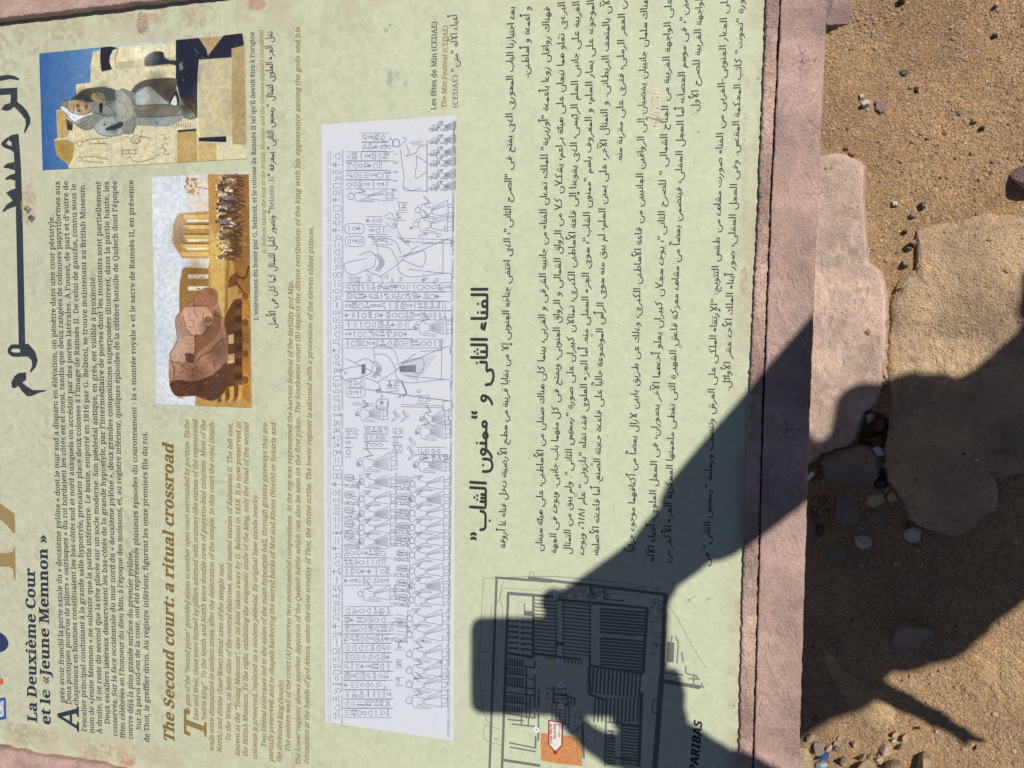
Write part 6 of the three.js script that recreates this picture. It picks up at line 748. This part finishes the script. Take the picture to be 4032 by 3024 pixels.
  const kl = [0, 1, 2, 3].map((i) => rel(0.09 + i * 0.017, 0.085 + i * 0.002, -0.01)), tl = [0, 1, 2, 3].map((i) => (i === 0 ? [rel(0.076, 0.079, -0.008), rel(0.062, 0.068, -0.004), rel(0.05, 0.059, -0.002)] : [rel(0.088 + i * 0.015, 0.066, 0.008), rel(0.09 + i * 0.014, 0.048, 0.011), rel(0.092 + i * 0.013, 0.034, 0.008)]));
  const hR = blob([[wR, rel(0.11, -0.02, -0.012), 0.02, 0.014], [rel(0.1, -0.03, -0.014), rel(0.118, -0.016, -0.014), 0.014, 0.011]].concat(handBones(wR, kn, tp, [wR.clone().lerp(kn[0], 0.35), rel(0.09, -0.03, -0.03), rel(0.075, -0.008, -0.024), rel(0.068, 0.01, -0.02)])), 0.003, 0.007), hL = blob(handBones(wL, kl, tl, [wL.clone().lerp(kl[1], 0.3), rel(0.115, 0.08, -0.034), rel(0.1, 0.056, -0.026), rel(0.092, 0.036, -0.02)]), 0.003, 0.007);
  add('body', mergeGeometries([body, head, hR, hL]), [0.42, 0.24, 0.16], 0.6);
  add('hair', blob([[hp(0, 0.05, -0.03), hp(0, 0.055, 0.0), 0.08, 0.072], [hp(0, 0.0, -0.065), hp(0, -0.06, -0.055), 0.055, 0.045], [hp(0.05, 0.03, -0.03), hp(0.055, -0.02, -0.035), 0.04, 0.03], [hp(-0.05, 0.03, -0.03), hp(-0.055, -0.02, -0.035), 0.04, 0.03]], 0.006, 0.02), [0.03, 0.02, 0.015]);
  for (const s of [-1, 1]) { for (const z of [0.033]) { const e = new THREE.SphereGeometry(0.0115, 16, 12), p = hp(s * 0.031, 0.008, 0.078); e.translate(p.x, p.y, p.z); add('eye', e, [0.75, 0.73, 0.7], 0.3); const ir = new THREE.SphereGeometry(0.0062, 12, 10), pi = hp(s * 0.031, 0.006, 0.0855); ir.translate(pi.x, pi.y, pi.z); add('iris', ir, [0.05, 0.03, 0.02], 0.2); } }
  const coat = [[sR, sL, 0.07, 0.058], [sR, eR, 0.068, 0.07], [eR, eR.clone().lerp(wR, 0.86), 0.062, 0.036], [sL, eL, 0.056, 0.06], [eL, eL.clone().lerp(wL, 0.8), 0.055, 0.034], [at(0, shY + 0.02, -0.01), at(0, shY + 0.045, 0), 0.07, 0.058]];
  const T = (px, py, back) => { const w = onGround(px, py); return w.addScaledVector(SUNDIR, -back); };
  for (const r of [-0.072, -0.01, 0.05]) coat.push([at(r, shY - 0.1, -0.02), at(r * 0.9, hipY + 0.05, -0.05), 0.098, 0.092], [at(r * 0.9, hipY + 0.05, -0.05), at(r, hipY - 0.22, -0.05), 0.092, 0.09]);
  add('coat', blob(coat, 0.0115, 0.035), [0.06, 0.07, 0.1]);
  const fold = (x0, y0, x1, y1, r0, r1) => [T(x0, y0, 1.5 - 0.000507 * (x0 - 3304)), T(x1, y1, 1.5 - 0.000507 * (x1 - 3304)), r0 / 2600, r1 / 2600];
  add('scarf', blob([fold(3190, 1838, 3300, 1798, 78, 80), fold(3322, 1700, 3336, 1622, 60, 60), fold(3360, 1596, 3450, 1592, 66, 62), fold(3530, 1562, 3600, 1562, 70, 70), fold(3582, 1520, 3585, 1478, 24, 10), fold(3655, 1545, 3670, 1550, 58, 58), fold(3380, 1690, 3760, 1630, 96, 96), fold(3800, 1562, 4080, 1335, 58, 62), fold(4056, 1105, 4046, 1225, 40, 44), fold(4046, 1225, 4085, 1340, 30, 60)], 0.0055, 0.01), [0.07, 0.06, 0.08]);
  add('coat_tail', blob([fold(3400, 2555, 3560, 2565, 82, 76), fold(3560, 2560, 3690, 2525, 76, 78), fold(3715, 2500, 3770, 2450, 84, 84), fold(3790, 2450, 4090, 2225, 62, 62)], 0.0055, 0.01), [0.07, 0.06, 0.08]);
  add('trousers', blob(legs.map(([a, b, ra, rb]) => [a, b, ra + 0.016, rb + 0.018]), 0.012, 0.02), [0.05, 0.05, 0.06]);
  for (const s of [-1, 1]) add('shoe', blob([[at(0.1 * s, 0.035, -0.1), at(0.105 * s, 0.03, 0.06), 0.034, 0.03], [at(0.1 * s, 0.06, -0.09), at(0.1 * s, 0.085, -0.085), 0.038, 0.036]], 0.006, 0.02), [0.08, 0.06, 0.05]);
  // the phone: its lens is where the picture was taken
  const phone = new THREE.Group(); phone.name = 'phone'; scene.add(phone); phone.position.copy(rel(0.0545, 0.022, -0.0075)); phone.quaternion.copy(camera.quaternion); tag(phone, 'dark phone held up in both hands over the board, seen only as a shadow', 'phone');
  const pw = 0.146, ph = 0.0735, pr = 0.01, shp = new THREE.Shape(); shp.moveTo(-pw / 2 + pr, -ph / 2); shp.lineTo(pw / 2 - pr, -ph / 2); shp.quadraticCurveTo(pw / 2, -ph / 2, pw / 2, -ph / 2 + pr); shp.lineTo(pw / 2, ph / 2 - pr); shp.quadraticCurveTo(pw / 2, ph / 2, pw / 2 - pr, ph / 2); shp.lineTo(-pw / 2 + pr, ph / 2); shp.quadraticCurveTo(-pw / 2, ph / 2, -pw / 2, ph / 2 - pr); shp.lineTo(-pw / 2, -ph / 2 + pr); shp.quadraticCurveTo(-pw / 2, -ph / 2, -pw / 2 + pr, -ph / 2);
  const pb = new THREE.ExtrudeGeometry(shp, { depth: 0.0055, bevelEnabled: true, bevelThickness: 0.001, bevelSize: 0.001, bevelSegments: 2 }); pb.translate(0, 0, -0.00275); mesh('body', pb, new THREE.MeshPhysicalMaterial({ color: lin(0.02, 0.02, 0.025), roughness: 0.3, clearcoat: 0.5 }), phone);
  const scr = new THREE.ShapeGeometry(shp); scr.scale(0.97, 0.95, 1); scr.translate(0, 0, 0.0042); mesh('screen', scr, new THREE.MeshPhysicalMaterial({ color: lin(0.01, 0.01, 0.012), roughness: 0.08 }), phone);
  // shoulder bag with a loose strap end
  const bag = new THREE.Group(); bag.name = 'shoulder_bag'; bag.position.copy(at(-0.27, 0.55, 0.02)); scene.add(bag); tag(bag, 'dark shoulder bag with a stiff loose strap, seen only as a shadow', 'shoulder bag');
  const dk = new THREE.MeshStandardMaterial({ color: lin(0.04, 0.035, 0.03), roughness: 0.8 }), lay = (q) => { q.translate(-bag.position.x, -bag.position.y, -bag.position.z); return q; };
  mesh('bag_body', lay(blob([[T(3195, 2742, 1.04), T(3330, 2655, 0.98), 0.035, 0.036], [T(3330, 2640, 0.98), T(3420, 2580, 0.95), 0.04, 0.036]], 0.008, 0.012)), dk, bag);
  mesh('strap', lay(blob([[T(3400, 2690, 0.96), T(3560, 2765, 0.92), 0.016, 0.0125], [T(3560, 2765, 0.92), T(3690, 2830, 0.88), 0.0125, 0.0105], [T(3690, 2830, 0.88), T(3790, 2890, 0.86), 0.0105, 0.007], [T(3790, 2890, 0.86), T(3870, 2918, 0.86), 0.006, 0.004], [T(3785, 2885, 0.86), T(3805, 2935, 0.86), 0.006, 0.003]], 0.0035, 0.008)), dk, bag);
}

renderer.render(scene, camera);
